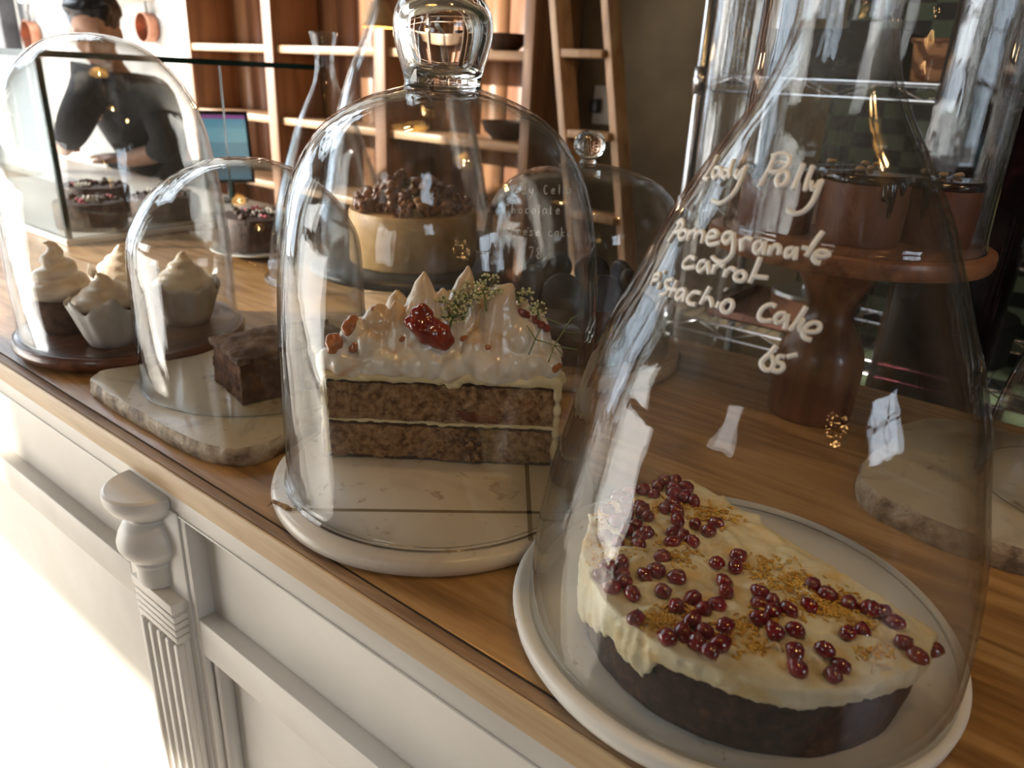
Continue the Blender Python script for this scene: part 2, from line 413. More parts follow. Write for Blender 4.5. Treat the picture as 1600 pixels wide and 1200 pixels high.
cf = thing('counter_front', (0.315, 0.73, FLOOR_Z), 'white painted panelled counter front with a turned half column', 'counter')
def L(o_): return o_
def cbox(mb, x0, x1, y0, y1, z0, z1): return mb.box(x0 - 0.315, x1 - 0.315, y0 - 0.73, y1 - 0.73, z0 - FLOOR_Z, z1 - FLOOR_Z)
PX = 0.318
fr = MB()
cbox(fr, PX, 0.345, CY0, CY1, -0.063, -0.0325); cbox(fr, PX, 0.3228, CY0, CY1, -0.0326, -0.0292)                         # top rail under the worktop
cbox(fr, PX - 0.0015, 0.345, CY0, CY1, -0.063, -0.0595)
bays = [(CY0, 0.663), (0.815, 1.88), (2.05, CY1)]
for a, b in ((0.663, 0.815), (1.88, 2.05)): cbox(fr, PX, 0.345, a, b, FLOOR_Z, -0.0633)
for a, b in bays:
    cbox(fr, PX, 0.345, a, b, -0.240, -0.190); cbox(fr, PX, 0.345, a, b, FLOOR_Z, -0.80)
o = fr.build('frame', PAINT, cf, bevel=0.0018)
for a, b in bays:
    fp = cbox(MB(), 0.338, 0.346, a - 0.004, b + 0.004, -0.193, -0.06).build('frieze_panel', PAINT, cf, bevel=0.001)
    lp = MB(); cbox(lp, 0.342, 0.350, a - 0.004, b + 0.004, -0.81, -0.235)
    pn = lp.build('lower_panel', PAINT, cf, bevel=0.001)
    mo = MB()
    a2, b2 = a + 0.0, b - 0.0
    for (u0, u1, v0, v1) in ((a2, b2, -0.256, -0.240), (a2, b2, -0.80, -0.784), (a2, a2 + 0.016, -0.79, -0.245), (b2 - 0.016, b2, -0.79, -0.245)):
        cbox(mo, 0.326, 0.344, u0, u1, v0, v1)
    mo.build('moulding', PAINT, pn, bevel=0.006, seg=3)
def pilaster(yc):
    p = MB(); cbox(p, 0.3155, PX + 0.004, yc - 0.055, yc + 0.055, FLOOR_Z, -0.058)
    p = p.build('pilaster', PAINT, cf, bevel=0.001)
    oy = yc - 0.73 + .006; oz = -FLOOR_Z; ox = 0.3175 - 0.315
    half = dict(a0=pi / 2, a1=3 * pi / 2)
    def turned(name, prof):
        return MB().rev(prof, 40, (ox, oy, oz), **half).build(name, PAINT, p, auto=28)
    turned('capital', [(0, -0.0445), (0.0400, -0.0445), (0.0420, -0.0446), (0.0450, -0.0465), (0.0460, -0.052), (0.0450, -0.058), (0.0400, -0.067), (0.0320, -0.074), (0.0245, -0.080), (0, -0.0805)])
    turned('bulb', [(0.0, -0.080), (0.0240, -0.081), (0.0245, -0.084), (0.0285, -0.0865), (0.0325, -0.0925), (0.0370, -0.101), (0.0392, -0.109), (0.0390, -0.116), (0.0350, -0.125), (0.0285, -0.132), (0, -0.1325)])
    turned('neck_ring', [(0, -0.132), (0.0250, -0.1325), (0.0275, -0.1365), (0.0262, -0.1405), (0, -0.141)])
    turned('drum', [(0, -0.1405), (0.0240, -0.141), (0.0245, -0.160), (0.0225, -0.168), (0, -0.169)])
    bl = MB(); cbox(bl, 0.298, 0.3165, yc - 0.048, yc + 0.040, -0.183, -0.170)
    for k in range(4): cbox(bl, 0.2992, 0.3165, yc - 0.0475, yc + 0.0395, -0.1955 - k * 0.0095, -0.1878 - k * 0.0095)
    cbox(bl, 0.302, 0.316, yc - 0.045, yc + 0.037, -0.227, -0.177)
    bl.build('grooved_block', PAINT, p, bevel=0.0012)
    fl = MB(); cbox(fl, 0.307, 0.316, yc - 0.046, yc + 0.038, FLOOR_Z, -0.225)
    for k in range(5):
        y = yc - 0.042 + k * 0.019; cbox(fl, 0.2985, 0.308, y - 0.005, y + 0.005, FLOOR_Z + 0.02, -0.229)
    fl.build('fluted_shaft', PAINT, p, bevel=0.0025, seg=3)
pilaster(0.728); pilaster(1.965)
tag(MB().box(0.352, CBX - 0.02, CY0 + 0.01, CY1 - 0.01, FLOOR_Z, -0.0330).build('counter_carcass', PAINT, cf, loc=(-0.315, -0.73, -FLOOR_Z), smooth=False))

# ------------------------------------------------------------------ near cover: bell dome, painted board and pomegranate cake
BRD = (0.469, 0.143); TB = 0.022
WHITEBOARD = PAINTC
bo = MB().rev([(0, 0), (0.150, 0), (0.157, 0.004), (0.161, 0.011), (0.1625, 0.019), (0.161, TB), (0.157, TB + 0.0004), (0.153, TB), (0, TB)], 96).build('serving_board', WHITEBOARD, loc=(*BRD, 0), auto=60)
tag(bo, 'round white painted board with chipped rim under the pomegranate cake', 'serving board')
PA = (0.467, 0.139, TB + 0.0008)
pd = thing('bell_dome', PA, 'large clear glass bell dome with narrow neck and white handwriting over the pomegranate cake', 'glass dome')
pprof = [(0.1525, 0.0), (0.1520, 0.018), (0.149, 0.058), (0.143, 0.100), (0.134, 0.138), (0.1245, 0.178), (0.113, 0.212), (0.1015, 0.238), (0.089, 0.268), (0.0765, 0.295), (0.057, 0.328), (0.044, 0.348), (0.034, 0.368), (0.0277, 0.391), (0.027, 0.405), (0.0275, 0.43), (0.033, 0.455), (0.041, 0.472)]
_, PP = bell(pd, pprof, 0.0032, open_top=True)
PEN = pm('white_paint_pen', (0.88, 0.86, 0.82), rough=0.6)
def S(x0, y0, *st): return [[(x0 + a / 5.0, y0 + b / 5.0) for a, b in s] for s in st]
strokes = S(1000, 220,
  [(612,120),(575,195),(535,258),(508,298),(545,302)],
  [(640,218),(600,215),(575,262),(590,296),(622,262),(641,222),(634,290)],
  [(703,238),(672,230),(650,268),(668,292),(700,258),(738,150)], [(722,200),(705,250),(708,290)],
  [(768,228),(752,268),(772,292),(812,222)], [(832,200),(795,300),(752,390),(695,455),(630,490),(568,472)],
  [(1062,112),(1005,235),(932,366)], [(1030,128),(1100,106),(1158,118),(1172,165),(1132,222),(1060,248),(1005,240)],
  [(1112,255),(1070,300),(1078,352),(1122,348),(1155,298),(1148,256),(1112,255)],
  [(1278,184),(1235,290),(1195,386)], [(1350,200),(1312,300),(1288,392)],
  [(1338,318),(1335,368),(1362,376),(1405,318)], [(1422,310),(1382,400),(1340,490),(1280,552),(1212,572),(1155,540)],
  [(335,625),(290,700),(232,792)], [(300,652),(335,620),(346,668),(312,712),(272,716)],
  [(348,698),(315,738),(325,772),(360,755),(376,715),(348,698)],
  [(400,700),(380,782)], [(395,738),(430,705),(446,716),(434,772)], [(440,742),(480,710),(502,728),(488,802)],
  [(540,762),(605,746),(600,710),(560,715),(535,765),(550,812),(632,798)],
  [(722,720),(680,726),(655,770),(680,802),(722,758)], [(732,722),(735,830),(715,900),(660,947),(605,940),(568,908)],
  [(796,768),(796,862)], [(798,800),(832,766),(882,776)],
  [(960,790),(910,802),(895,860),(925,877),(962,832),(976,790),(970,892)],
  [(1026,820),(1005,897)], [(1015,862),(1060,820),(1090,835),(1085,892)],
  [(1200,840),(1150,852),(1140,900),(1175,902),(1215,852),(1222,838),(1210,932)],
  [(1428,712),(1362,800),(1295,905)], [(1262,835),(1345,852)],
  [(1348,897),(1420,908),(1472,892),(1442,866),(1385,866),(1350,910),(1370,946),(1408,956)],
  [(440,926),(400,910),(350,960),(360,996),(442,986)],
  [(520,940),(480,950),(460,1000),(480,1022),(530,972),(537,948),(545,1042)],
  [(590,970),(575,1042)], [(585,1002),(620,970),(662,986)], [(682,1005),(662,1067)], [(670,1042),(712,1000),(752,1016)],
  [(790,1020),(745,1056),(760,1092),(810,1092),(826,1046),(790,1020)],
  [(942,912),(905,1010),(858,1112)], [(882,1060),(1002,1072)])
strokes += S(1000, 400,
  [(132,142),(95,232)], [(128,152),(160,140),(156,180),(118,192)],
  [(168,208),(150,262)], [(203,128),(207,132)],
  [(268,187),(215,195),(210,225),(225,260),(205,298),(165,306)],
  [(297,192),(265,270),(240,327)], [(232,258),(302,270)],
  [(362,264),(320,270),(290,320),(310,342),(350,302),(367,268),(345,362)],
  [(482,292),(430,285),(385,330),(392,372),(442,382)],
  [(552,242),(510,320),(478,382)], [(488,362),(530,330),(560,342),(570,402)],
  [(626,360),(604,412)], [(672,260),(677,265)],
  [(686,345),(645,390),(650,430),(690,442),(722,402),(722,360),(686,345)],
  [(1062,396),(1020,380),(960,410),(930,470),(960,506),(1032,505)],
  [(1142,450),(1090,450),(1055,490),(1070,522),(1120,502),(1152,455),(1130,572)],
  [(1298,398),(1240,490),(1168,582)], [(1215,525),(1272,500),(1240,560),(1282,602)],
  [(1270,592),(1382,590),(1402,540),(1360,520),(1300,545),(1270,602),(1290,642),(1337,656)],
  [(1068,704),(1000,780),(950,830),(970,882),(1020,887),(1046,830),(1020,782),(975,792)],
  [(1132,790),(1085,785),(1070,830),(1110,842),(1116,876),(1080,902),(1033,890)], [(1145,790),(1227,770)])
handwriting(strokes, pd, PA, PP, 0.00138, PEN)

# cake under it
DARKCAKE = pm('dark_carrot_sponge', [(0.3, (0.022, 0.010, 0.006)), (0.55, (0.055, 0.026, 0.014)), (0.75, (0.13, 0.065, 0.03))], scale=120, detail=8, rough=0.85, bump=0.9, bscale=220, bdist=0.002)
FROST = pm('cream_frosting', [(0.34, (0.78, 0.56, 0.24)), (0.46, (0.83, 0.72, 0.46)), (0.7, (0.87, 0.80, 0.60))], scale=34, rough=0.38, bump=0.5, bscale=90, bdist=0.003, sss=0.12, sssr=(0.006, 0.004, 0.002))
ARIL = pm('pomegranate_flesh', [(0.35, (0.11, 0.002, 0.007)), (0.6, (0.24, 0.005, 0.013)), (0.78, (0.40, 0.02, 0.03))], scale=110, rough=0.07, sss=0.2, sssr=(0.006, 0.0006, 0.0008), coat=0.8)
ZEST = pm('orange_zest', [(0.3, (0.62, 0.30, 0.03)), (0.7, (0.85, 0.55, 0.10))], scale=150, rough=0.5)
CK = Vector((0.4445, 0.1255, TB)); CKN = Vector((0.941, -0.335)); CHORD = 0.0454
def cut_disc(r, n=72, jit=0.0, chord=CHORD, seed=0):
    "outline of a round cake with the far part cut away by a straight knife line"
    pts = []
    for k in range(n):
        a = 2 * pi * k / n; rr = r * (1 + jit * noise.noise(Vector((cos(a) * 3, sin(a) * 3, seed))))
        p = Vector((cos(a) * rr, sin(a) * rr)); d = p.dot(CKN)
        if d > chord + (jit * 0.05 * noise.noise(Vector((a * 9, seed, 1)))): p = p - CKN * (d - chord)
        pts.append((p.x, p.y))
    return pts
ck = thing('pomegranate_cake', CK, 'dark carrot cake with cream frosting and pomegranate seeds, cut straight, under the near bell dome', 'cake')
mb = MB(); P0 = cut_disc(0.1105, 96); N = len(P0)
rows = [(0.0005, 0.985), (0.012, 1.0), (0.024, 1.005), (0.036, 1.0), (0.047, 0.985)]
v = []; f = []
for z, s in rows:
    for (x, y) in P0:
        j = 1 + 0.012 * noise.noise(Vector((x * 60, y * 60, z * 60))); v.append((x * s * j, y * s * j, z))
for i in range(len(rows) - 1):
    for k in range(N): f.append((i * N + k, i * N + (k + 1) % N, (i + 1) * N + (k + 1) % N, (i + 1) * N + k))
f.append(tuple(reversed(range(N)))); f.append(tuple((len(rows) - 1) * N + k for k in range(N)))
mb.add(v, f).build('sponge', DARKCAKE, ck, auto=50)
mb = MB()
mb.prism(cut_disc(0.1155, 96, 0.03, CHORD + 0.002, 2), 0.045, 0.058)
rnd = random.Random(5)
for k in range(90):                                                   # swirls on the top
    a = rnd.uniform(0, 2 * pi); r = 0.105 * sqrt(rnd.random()); p = Vector((r * cos(a), r * sin(a)))
    if p.dot(CKN) > CHORD - 0.006: continue
    t = rnd.uniform(0, pi); R = Matrix.Rotation(t, 3, 'Z')
    mb.blob((p.x, p.y, 0.0585), (rnd.uniform(0.010, 0.022), rnd.uniform(0.004, 0.007), rnd.uniform(0.0015, 0.0040)), 2, R)
EDGEPX = [(872, 960), (884, 985), (905, 965), (925, 985), (948, 1000), (965, 1020), (985, 1042), (1000, 1064), (1012, 1052), (1022, 1040), (1045, 1034), (1070, 1034), (1095, 1046), (1120, 1060), (1145, 1068), (1156, 1046), (1164, 1058), (1190, 1078), (1220, 1096), (1250, 1110), (1285, 1108), (1310, 1088), (1335, 1074), (1360, 1080), (1390, 1086), (1402, 1072), (1430, 1070), (1455, 1072), (1478, 1060), (1490, 1040)]
edge = []
for (px, py) in EDGEPX:                                                # where those points lie on the cake's flank
    d = Vector(ray(px, py)).normalized(); o_ = Vector(CAM) - CK; R_ = 0.1140
    A_ = d.x ** 2 + d.y ** 2; B_ = o_.x * d.x + o_.y * d.y; C_ = o_.x ** 2 + o_.y ** 2 - R_ ** 2; q = B_ * B_ - A_ * C_
    t = (-B_ - sqrt(max(q, 0))) / A_; p = o_ + d * t; edge.append((atan2(p.y, p.x) % (2 * pi), p.z))
edge.sort(); ea_ = [e[0] for e in edge]; ez_ = [e[1] for e in edge]
for k in range(260):                                                   # ragged lip and runs down the side
    a = 2 * pi * k / 260 + rnd.uniform(-.01, .01); rr = 0.1130 + rnd.uniform(-0.0015, 0.001); p = Vector((rr * cos(a), rr * sin(a)))
    d = p.dot(CKN); zb_ = float(np.interp(a, ea_, ez_)) + rnd.uniform(-.0012, .0012); zb_ = min(max(zb_, .004), .050)
    if d > CHORD: p = p - CKN * (d - CHORD - 0.001); zb_ = .044 + rnd.uniform(-.003, .004)
    hgt = .0575 - zb_
    mb.blob((p.x, p.y, zb_ + hgt / 2), (rnd.uniform(0.0032, 0.0048), rnd.uniform(0.0028, 0.0042), hgt / 2), 2, Matrix.Rotation(a + pi / 2, 3, 'Z'))
frost = mb.build('frosting', FROST, ck)
remesh(frost, 0.0018, 2, 0.0013, 70, 0.0007, 240)
def surf_tree(o, root):
    me = o.data; base = Vector(root.location)
    return BVHTree.FromPolygons([v.co + base for v in me.vertices], [tuple(p.vertices) for p in me.polygons])
ftree = surf_tree(frost, ck)
def pick(tree, px, py):
    d = Vector(ray(px, py)).normalized(); return tree.ray_cast(Vector(CAM), d, 2.0)
A5 = [(800,160),(885,160),(970,165),(720,230),(805,265),(835,205),(960,215),(955,258),(1060,220),(1045,285),(1120,320),(890,375),(945,330),(985,400),(990,470),(430,290),(355,370),(445,395),(525,280),(600,255),(580,315),(600,370),(700,360),(720,395),(755,435),(600,430),(520,470),(665,505),(585,550),(745,570),(690,600),(430,595),(520,640),(690,655),(1130,500),(1290,495),(1230,555),(960,570),(1030,590),(945,640),(1110,635),(870,755),(830,865),(735,900),(990,915),(445,830),(560,800),(400,905),(560,890),(480,990),(575,950),(635,1040),(875,1020),(1295,805),(1465,750),(1440,835),(1355,955),(1370,1030),(1110,1085),(985,1145),(1300,1130),(1190,1170)]
B5 = [(130,410),(120,490),(215,470),(215,545),(130,600),(340,540),(490,510),(510,355),(615,420),(780,485),(910,525),(955,555),(1035,555),(1115,630),(235,700),(385,690),(770,710),(880,700),(385,850),(400,970),(600,830),(715,950),(665,1020),(1175,780),(1280,880),(1400,830)]
seeds = [(860 + x / 5, 720 + y / 5) for x, y in A5] + [(1160 + x / 4.706, 840 + y / 4.706) for x, y in B5] + [(993,967),(1042,997),(1081,970),(1067,991),(1132,980),(1100,990),(1088,1005),(1126,1007),(1108,1018)]
am = []
for k in range(4):
    q = MB(); q.blob((0, 0, 0), (0.0052, 0.0042, 0.0039), 2, None, 0.25, 1.4, k * 3.1)
    am.append(q)
placed = []; proto = []
rnd = random.Random(3)
for i, (px, py) in enumerate(seeds):
    hit = pick(ftree, px, py + 3)
    if hit[0] is None: continue
    p = hit[0] - CK; n = hit[1]
    lift = 0.0024
    for q in placed:
        dd = (Vector((q.x, q.y)) - Vector((p.x, p.y))).length
        if dd < 0.0055: lift += 0.0022
    loc = Vector((p.x, p.y, p.z + lift)); placed.append(loc)
    if len(proto) < 4: o = am[len(proto)].build('pomegranate_seed', ARIL, ck); proto.append(o)
    else: o = proto[i % 4].copy(); COL.objects.link(o); o.parent = ck
    o.location = loc; o.rotation_euler = (rnd.uniform(-.5, .5), rnd.uniform(-.4, .4), rnd.uniform(0, 6.28)); s = rnd.uniform(1.15, 1.38); o.scale = (s, s, s)
zb = MB()
for (cx, cy_, sp, cnt) in [(1052,792,16,26),(1110,806,22,50),(960,812,14,16),(1060,868,18,20),(1192,886,22,30),(1232,912,24,44),(1290,938,26,70),(1310,952,18,40),(1075,950,16,16),(1025,968,16,44),(1150,985,22,34),(1200,962,16,26),(1372,1020,14,16),(1350,975,12,10),(985,850,24,16),(935,800,18,10),(1180,1015,16,14),(940,880,16,12)]:
    for k in range(int(cnt * 2.4)):
        hit = pick(ftree, rnd.gauss(cx, sp), rnd.gauss(cy_, sp * 0.45))
        if hit[0] is None or hit[1].z < 0.4: continue
        p = hit[0] - CK; a = rnd.uniform(0, 6.28); l = rnd.uniform(0.0018, 0.0052)
        d = Vector((cos(a) * l, sin(a) * l, rnd.uniform(0, 0.0012))); b = Vector((-sin(a), cos(a), 0)) * rnd.uniform(0, .0012)
        zb.tube([p + Vector((0, 0, .0004)) - d * .5, p + b + Vector((0, 0, .0013)), p + Vector((0, 0, .0006)) + d * .5], rnd.uniform(.0004, .0009), 4)
z = zb.build('orange_zest', ZEST, ck); z['kind'] = 'stuff'
FLAKE = pm('coconut_flake', (0.72, 0.55, 0.34), rough=0.5)
for (px, py) in [(1209,1010),(1216,1014),(1365,1040),(1385,1045),(1068,862)]:
    hit = pick(ftree, px, py)
    if hit[0] is None: continue
    p = hit[0] - CK; a = rnd.uniform(0, 3); d = Vector((cos(a), sin(a), 0.25)) * 0.006
    MB().tube([p - d, p + Vector((0, 0, .002)), p + d], [.0006, .0016, .0005], 6, 0.3).build('almond_flake', FLAKE, ck)

# ------------------------------------------------------------------ middle cover: dome with a big knob, marble disc, layered meringue cake
def marble(name, base, vein, spot, scale=6):
    if name in MATS: return MATS[name]
    mt, t, out = nt(name); b = t.nodes.new('ShaderNodeBsdfPrincipled'); lk(t, b.outputs[0], out.inputs[0])
    v = coords(t, (1, 1, 1)); n = noisetex(t, v, scale, 7, 0.6, 1.6); n2 = noisetex(t, v, 42, 4, 0.6, 0.4)
    c1 = ramp(t, n, [(0.30, vein), (0.46, base), (0.60, base), (0.80, tuple(0.9 * q for q in base))]); c2 = ramp(t, n2, [(0.0, (0, 0, 0)), (0.61, (0, 0, 0)), (0.69, (.9, .9, .9))])
    mx = t.nodes.new('ShaderNodeMix'); mx.data_type = 'RGBA'; lk(t, c2, mx.inputs[0]); lk(t, c1, mx.inputs[6]); mx.inputs[7].default_value = (*spot, 1)
    lk(t, mx.outputs[2], b.inputs['Base Color']); b.inputs['Roughness'].default_value = 0.3
    b.inputs['Subsurface Weight'].default_value = 0.1; b.inputs['Subsurface Radius'].default_value = (0.01, 0.009, 0.007)
    MATS[name] = mt; return mt
MARBLE = marble('white_marble', (0.74, 0.67, 0.58), (0.60, 0.52, 0.44), (0.45, 0.33, 0.25))
BRASS = pm('dull_brass_inlay', (0.34, 0.26, 0.15), rough=0.45, metal=0.6)
MD = (0.474, 0.452)
md = MB().rev([(0, 0), (0.150, 0), (0.156, 0.004), (0.1575, 0.010), (0.156, 0.0155), (0.152, 0.018), (0, 0.018)], 96).build('marble_disc', MARBLE, loc=(*MD, 0), auto=60)
tag(md, 'round pale marble disc with dark metal inlay lines under the meringue cake', 'serving board')
def strip(p, q, wd, z0, z1):
    p, q = Vector(p), Vector(q); d = (q - p).normalized(); n = Vector((-d.y, d.x)) * wd / 2
    return MB().prism([(p + n)[:], (q + n)[:], (q - n)[:], (p - n)[:]], z0, z1)
def loc2(px, py, z=0.018): p = at(px, py, z=z); return (p.x - MD[0], p.y - MD[1])
def clip_line(a, b, r):
    a, b = Vector(a), Vector(b); d = (b - a).normalized(); c = a.dot(d); perp = a - d * c; h = sqrt(max(r * r - perp.length_squared, 0)); return perp - d * h, perp + d * h
for (a, b) in (((470, 796), (835, 801)), ((824, 745), (829, 838))):
    p, q = clip_line(loc2(*a), loc2(*b), 0.151)
    strip(p, q, 0.0042, 0.0172, 0.0183).build('inlay_line', BRASS, md, smooth=False)['label'] = 'dark metal inlay line'
MA = (0.479, 0.453, 0.0184)
mdm = thing('knobbed_dome', MA, 'clear glass dome with big round knob over the layered meringue cake', 'glass dome')
mprof = [(0.1485, 0.0), (0.1470, 0.004), (0.1455, 0.012), (0.1455, 0.07), (0.145, 0.12), (0.1440, 0.150), (0.1412, 0.195), (0.1355, 0.237), (0.1275, 0.270), (0.1165, 0.295), (0.1010, 0.317), (0.084, 0.331), (0.062, 0.3425), (0.045, 0.348), (0.034, 0.351)]
bell(mdm, mprof + [(0.030, 0.352), (0.014, 0.3525), (0, 0.3525)], 0.0034)
kp = smooth_prof([(0.0325, 0.3505), (0.031, 0.355), (0.0325, 0.363), (0.0365, 0.376), (0.0395, 0.390), (0.0395, 0.402), (0.0355, 0.413), (0.0265, 0.421), (0.013, 0.4255), (0, 0.4265)], 48)
ki = smooth_prof([(0, 0.360), (0.014, 0.361), (0.0225, 0.366), (0.0275, 0.378), (0.0305, 0.391), (0.0305, 0.400), (0.027, 0.408), (0.018, 0.4135), (0.008, 0.416), (0, 0.4165)], 40)
kb = MB().rev([(0, 0.3510)] + kp, 64); kb.rev(ki, 64)
kb = kb.build('knob', KNOB, mdm)
# flip the inner bubble so that it is a hollow inside the solid glass
bm = bmesh.new(); bm.from_mesh(kb.data)
isl = [f_ for f_ in bm.faces if max(hypot(v_.co.x, v_.co.y) for v_ in f_.verts) < 0.0309 and 0.3595 < f_.calc_center_median().z < 0.4168]
bmesh.ops.recalc_face_normals(bm, faces=bm.faces)
inner = [f_ for f_ in bm.faces if hypot(f_.calc_center_median().x, f_.calc_center_median().y) <= np.interp(f_.calc_center_median().z, [q[1] for q in ki], [q[0] for q in ki]) + 0.0006 and 0.3598 < f_.calc_center_median().z < 0.4167]
for f_ in inner:
    c_ = f_.calc_center_median(); out_ = Vector((c_.x, c_.y, c_.z - 0.39))
    if f_.normal.dot(out_) > 0: f_.normal_flip()
bm.to_mesh(kb.data); bm.free()
kb['label'] = 'big hollow glass knob'

SPONGE = pm('brown_sponge', [(0.32, (0.13, 0.060, 0.026)), (0.45, (0.30, 0.155, 0.066)), (0.55, (0.42, 0.245, 0.115)), (0.68, (0.54, 0.345, 0.18))], scale=150, detail=10, rough=0.9, bump=1.0, bscale=230, bdist=0.004)
CRUST = pm('dark_sponge_crust', [(0.3, (0.035, 0.017, 0.010)), (0.7, (0.10, 0.05, 0.025))], scale=120, rough=0.9, bump=0.7, bscale=200)
CREAM = pm('pale_yellow_cream', [(0.35, (0.74, 0.58, 0.30)), (0.6, (0.82, 0.70, 0.43))], scale=40, rough=0.45, bump=0.3, bscale=90, bdist=0.0015)
def meringue_mat():
    mt, t, out = nt('toasted_meringue'); b = t.nodes.new('ShaderNodeBsdfPrincipled'); lk(t, b.outputs[0], out.inputs[0])
    v = coords(t, (1, 1, 1)); n = noisetex(t, v, 26, 5, 0.6, 0.5); n2 = noisetex(t, v, 160, 4, 0.7)
    c1 = ramp(t, n, [(0.40, (0.84, 0.79, 0.72)), (0.53, (0.82, 0.71, 0.57)), (0.66, (0.70, 0.44, 0.24)), (0.8, (0.52, 0.24, 0.10))])
    c2 = ramp(t, n2, [(0.72, (0, 0, 0)), (0.80, (1, 1, 1))])
    mx = t.nodes.new('ShaderNodeMix'); mx.data_type = 'RGBA'; lk(t, c2, mx.inputs[0]); lk(t, c1, mx.inputs[6]); mx.inputs[7].default_value = (0.50, 0.20, 0.08, 1)
    sp_ = t.nodes.new('ShaderNodeSeparateXYZ'); lk(t, v, sp_.inputs[0])
    mz = t.nodes.new('ShaderNodeMath'); mz.operation = 'MULTIPLY_ADD'; lk(t, n, mz.inputs[0]); mz.inputs[1].default_value = 0.05; lk(t, sp_.outputs[2], mz.inputs[2])
    fz = ramp(t, mz.outputs[0], [(0.145, (0, 0, 0)), (0.215, (.75, .75, .75))])
    m4 = t.nodes.new('ShaderNodeMix'); m4.data_type = 'RGBA'; lk(t, fz, m4.inputs[0]); lk(t, mx.outputs[2], m4.inputs[6]); m4.inputs[7].default_value = (0.66, 0.42, 0.21, 1)
    lk(t, m4.outputs[2], b.inputs['Base Color']); b.inputs['Roughness'].default_value = 0.24; b.inputs['Coat Weight'].default_value = 0.25
    b.inputs['Subsurface Weight'].default_value = 0.25; b.inputs['Subsurface Radius'].default_value = (0.012, 0.009, 0.006)
    MATS['toasted_meringue'] = mt; return mt
MERINGUE = meringue_mat()
JAM = pm('red_jam', [(0.3, (0.16, 0.012, 0.006)), (0.7, (0.32, 0.035, 0.012))], scale=60, rough=0.10, coat=0.6)
CARAMEL = pm('amber_sugar', [(0.3, (0.34, 0.085, 0.02)), (0.7, (0.56, 0.20, 0.06))], scale=60, rough=0.12, coat=.5)
# the cut face runs from fa to fb; u along it, n into the cake
fa = Vector(at(510, 712, z=0.0185)); fb = Vector(at(865, 728, z=0.0185)); fu = (fb - fa).normalized(); fn = Vector((-fu.y, fu.x, 0)); 
if fn.dot(Vector(FW)) < 0: fn = -fn
RC = (fb - fa).length / 2; fc = (fa + fb) / 2; fc.z = 0.0184
mc = thing('meringue_cake', fc, 'half of a two layer sponge cake topped with tall toasted meringue peaks', 'cake')
def lp(u, n, z): "u along the cut face from its middle, n into the cake, z above the disc"; q = fu * u + fn * n; return Vector((q.x, q.y, z))
def half_disc(r, z0, z1, seed, rough=0.0015, nn=60, nz=8, nf=60, wav=0.0):
    "half cylinder with a rough crumbly cut face"
    mb = MB(); v = []; f = []
    ring = []
    for k in range(nf + 1): ring.append((-r + 2 * r * k / nf, 0.0, True))
    for k in range(1, nn): a = pi * k / nn; ring.append((r * cos(a), r * sin(a), False))
    N = len(ring); sd = Vector((seed, 0, 0))
    for i in range(nz + 1):
        z = z0 + (z1 - z0) * i / nz
        for (u, n, cut) in ring:
            zz = z + wav * (noise.noise(Vector((u * 38, n * 20, seed))) + .6 * noise.noise(Vector((u * 120, n * 60, seed + 4)))) - (wav * 1.2 * exp(-((u - .008) / .02) ** 2) if wav else 0)
            p = lp(u, n, zz)
            j = noise.noise(p * 55 + sd) * rough * 1.3 + noise.noise(p * 150 + sd) * rough + noise.noise(p * 380 + sd) * rough * .8
            e = -0.0012 if i in (0, nz) else 0.0
            if cut: p += fn * (j - e * 0.7)
            else: p += Vector((p.x, p.y, 0)).normalized() * (j * 0.5 + e * 0.5)
            v.append(p)
    for i in range(nz):
        for k in range(N): f.append((i * N + k, i * N + (k + 1) % N, (i + 1) * N + (k + 1) % N, (i + 1) * N + k))
    f.append(tuple(reversed(range(N)))); f.append(tuple(nz * N + k for k in range(N)))
    return mb.add(v, f)
R0 = RC - 0.004
half_disc(R0, 0.0008, 0.0372, 1, .0019, 50, 30, 190).build('sponge_layer', SPONGE, mc, auto=70)
half_disc(R0 + 0.0003, 0.0368, 0.0400, 5, 0.0010, nz=2, nf=120, wav=.0012).build('crust', CRUST, mc, auto=60)
half_disc(R0 + 0.0012, 0.0396, 0.0432, 3, 0.0016, nz=3, nf=120, wav=.0016).build('cream_filling', CREAM, mc, auto=60)
half_disc(R0, 0.0428, 0.0830, 2, .0019, 50, 30, 190).build('sponge_layer', SPONGE, mc, auto=70)
half_disc(R0 + 0.0003, 0.0812, 0.0850, 6, 0.0012, nz=2, nf=120, wav=.001).build('crust', CRUST, mc, auto=60)
half_disc(R0 + 0.0003, 0.0006, 0.0030, 7, 0.0010, nz=2, nf=120, wav=.0006).build('crust', CRUST, mc, auto=60)
pk = MB()
for (u, z, r) in ((.030, .050, .011), (.042, .0485, .010), (.020, .054, .007), (.052, .047, .007)): pk.blob(lp(u, .0012, z), (r, .0035, r * .55), 2, Matrix((fu, fn, Vector((0, 0, 1)))).transposed(), .3, 2, u * 90)
pko = pk.build('jam_pocket', pm('dark_jam', [(0.3, (0.10, 0.025, 0.012)), (0.7, (0.18, 0.05, 0.025))], scale=60, rough=.25), mc); remesh(pko, .0016, 3)
rnd = random.Random(21)
cb = MB()                                                              # butter cream coat over top and round the outside
for k in range(70):
    u = -RC + 0.004 + (2 * RC - 0.008) * rnd.random(); n = rnd.uniform(0.0, sqrt(max(RC ** 2 - u * u, 0)))
    cb.blob(lp(u, max(n, 0.004), 0.090), (0.013, 0.013, 0.0055), 2)
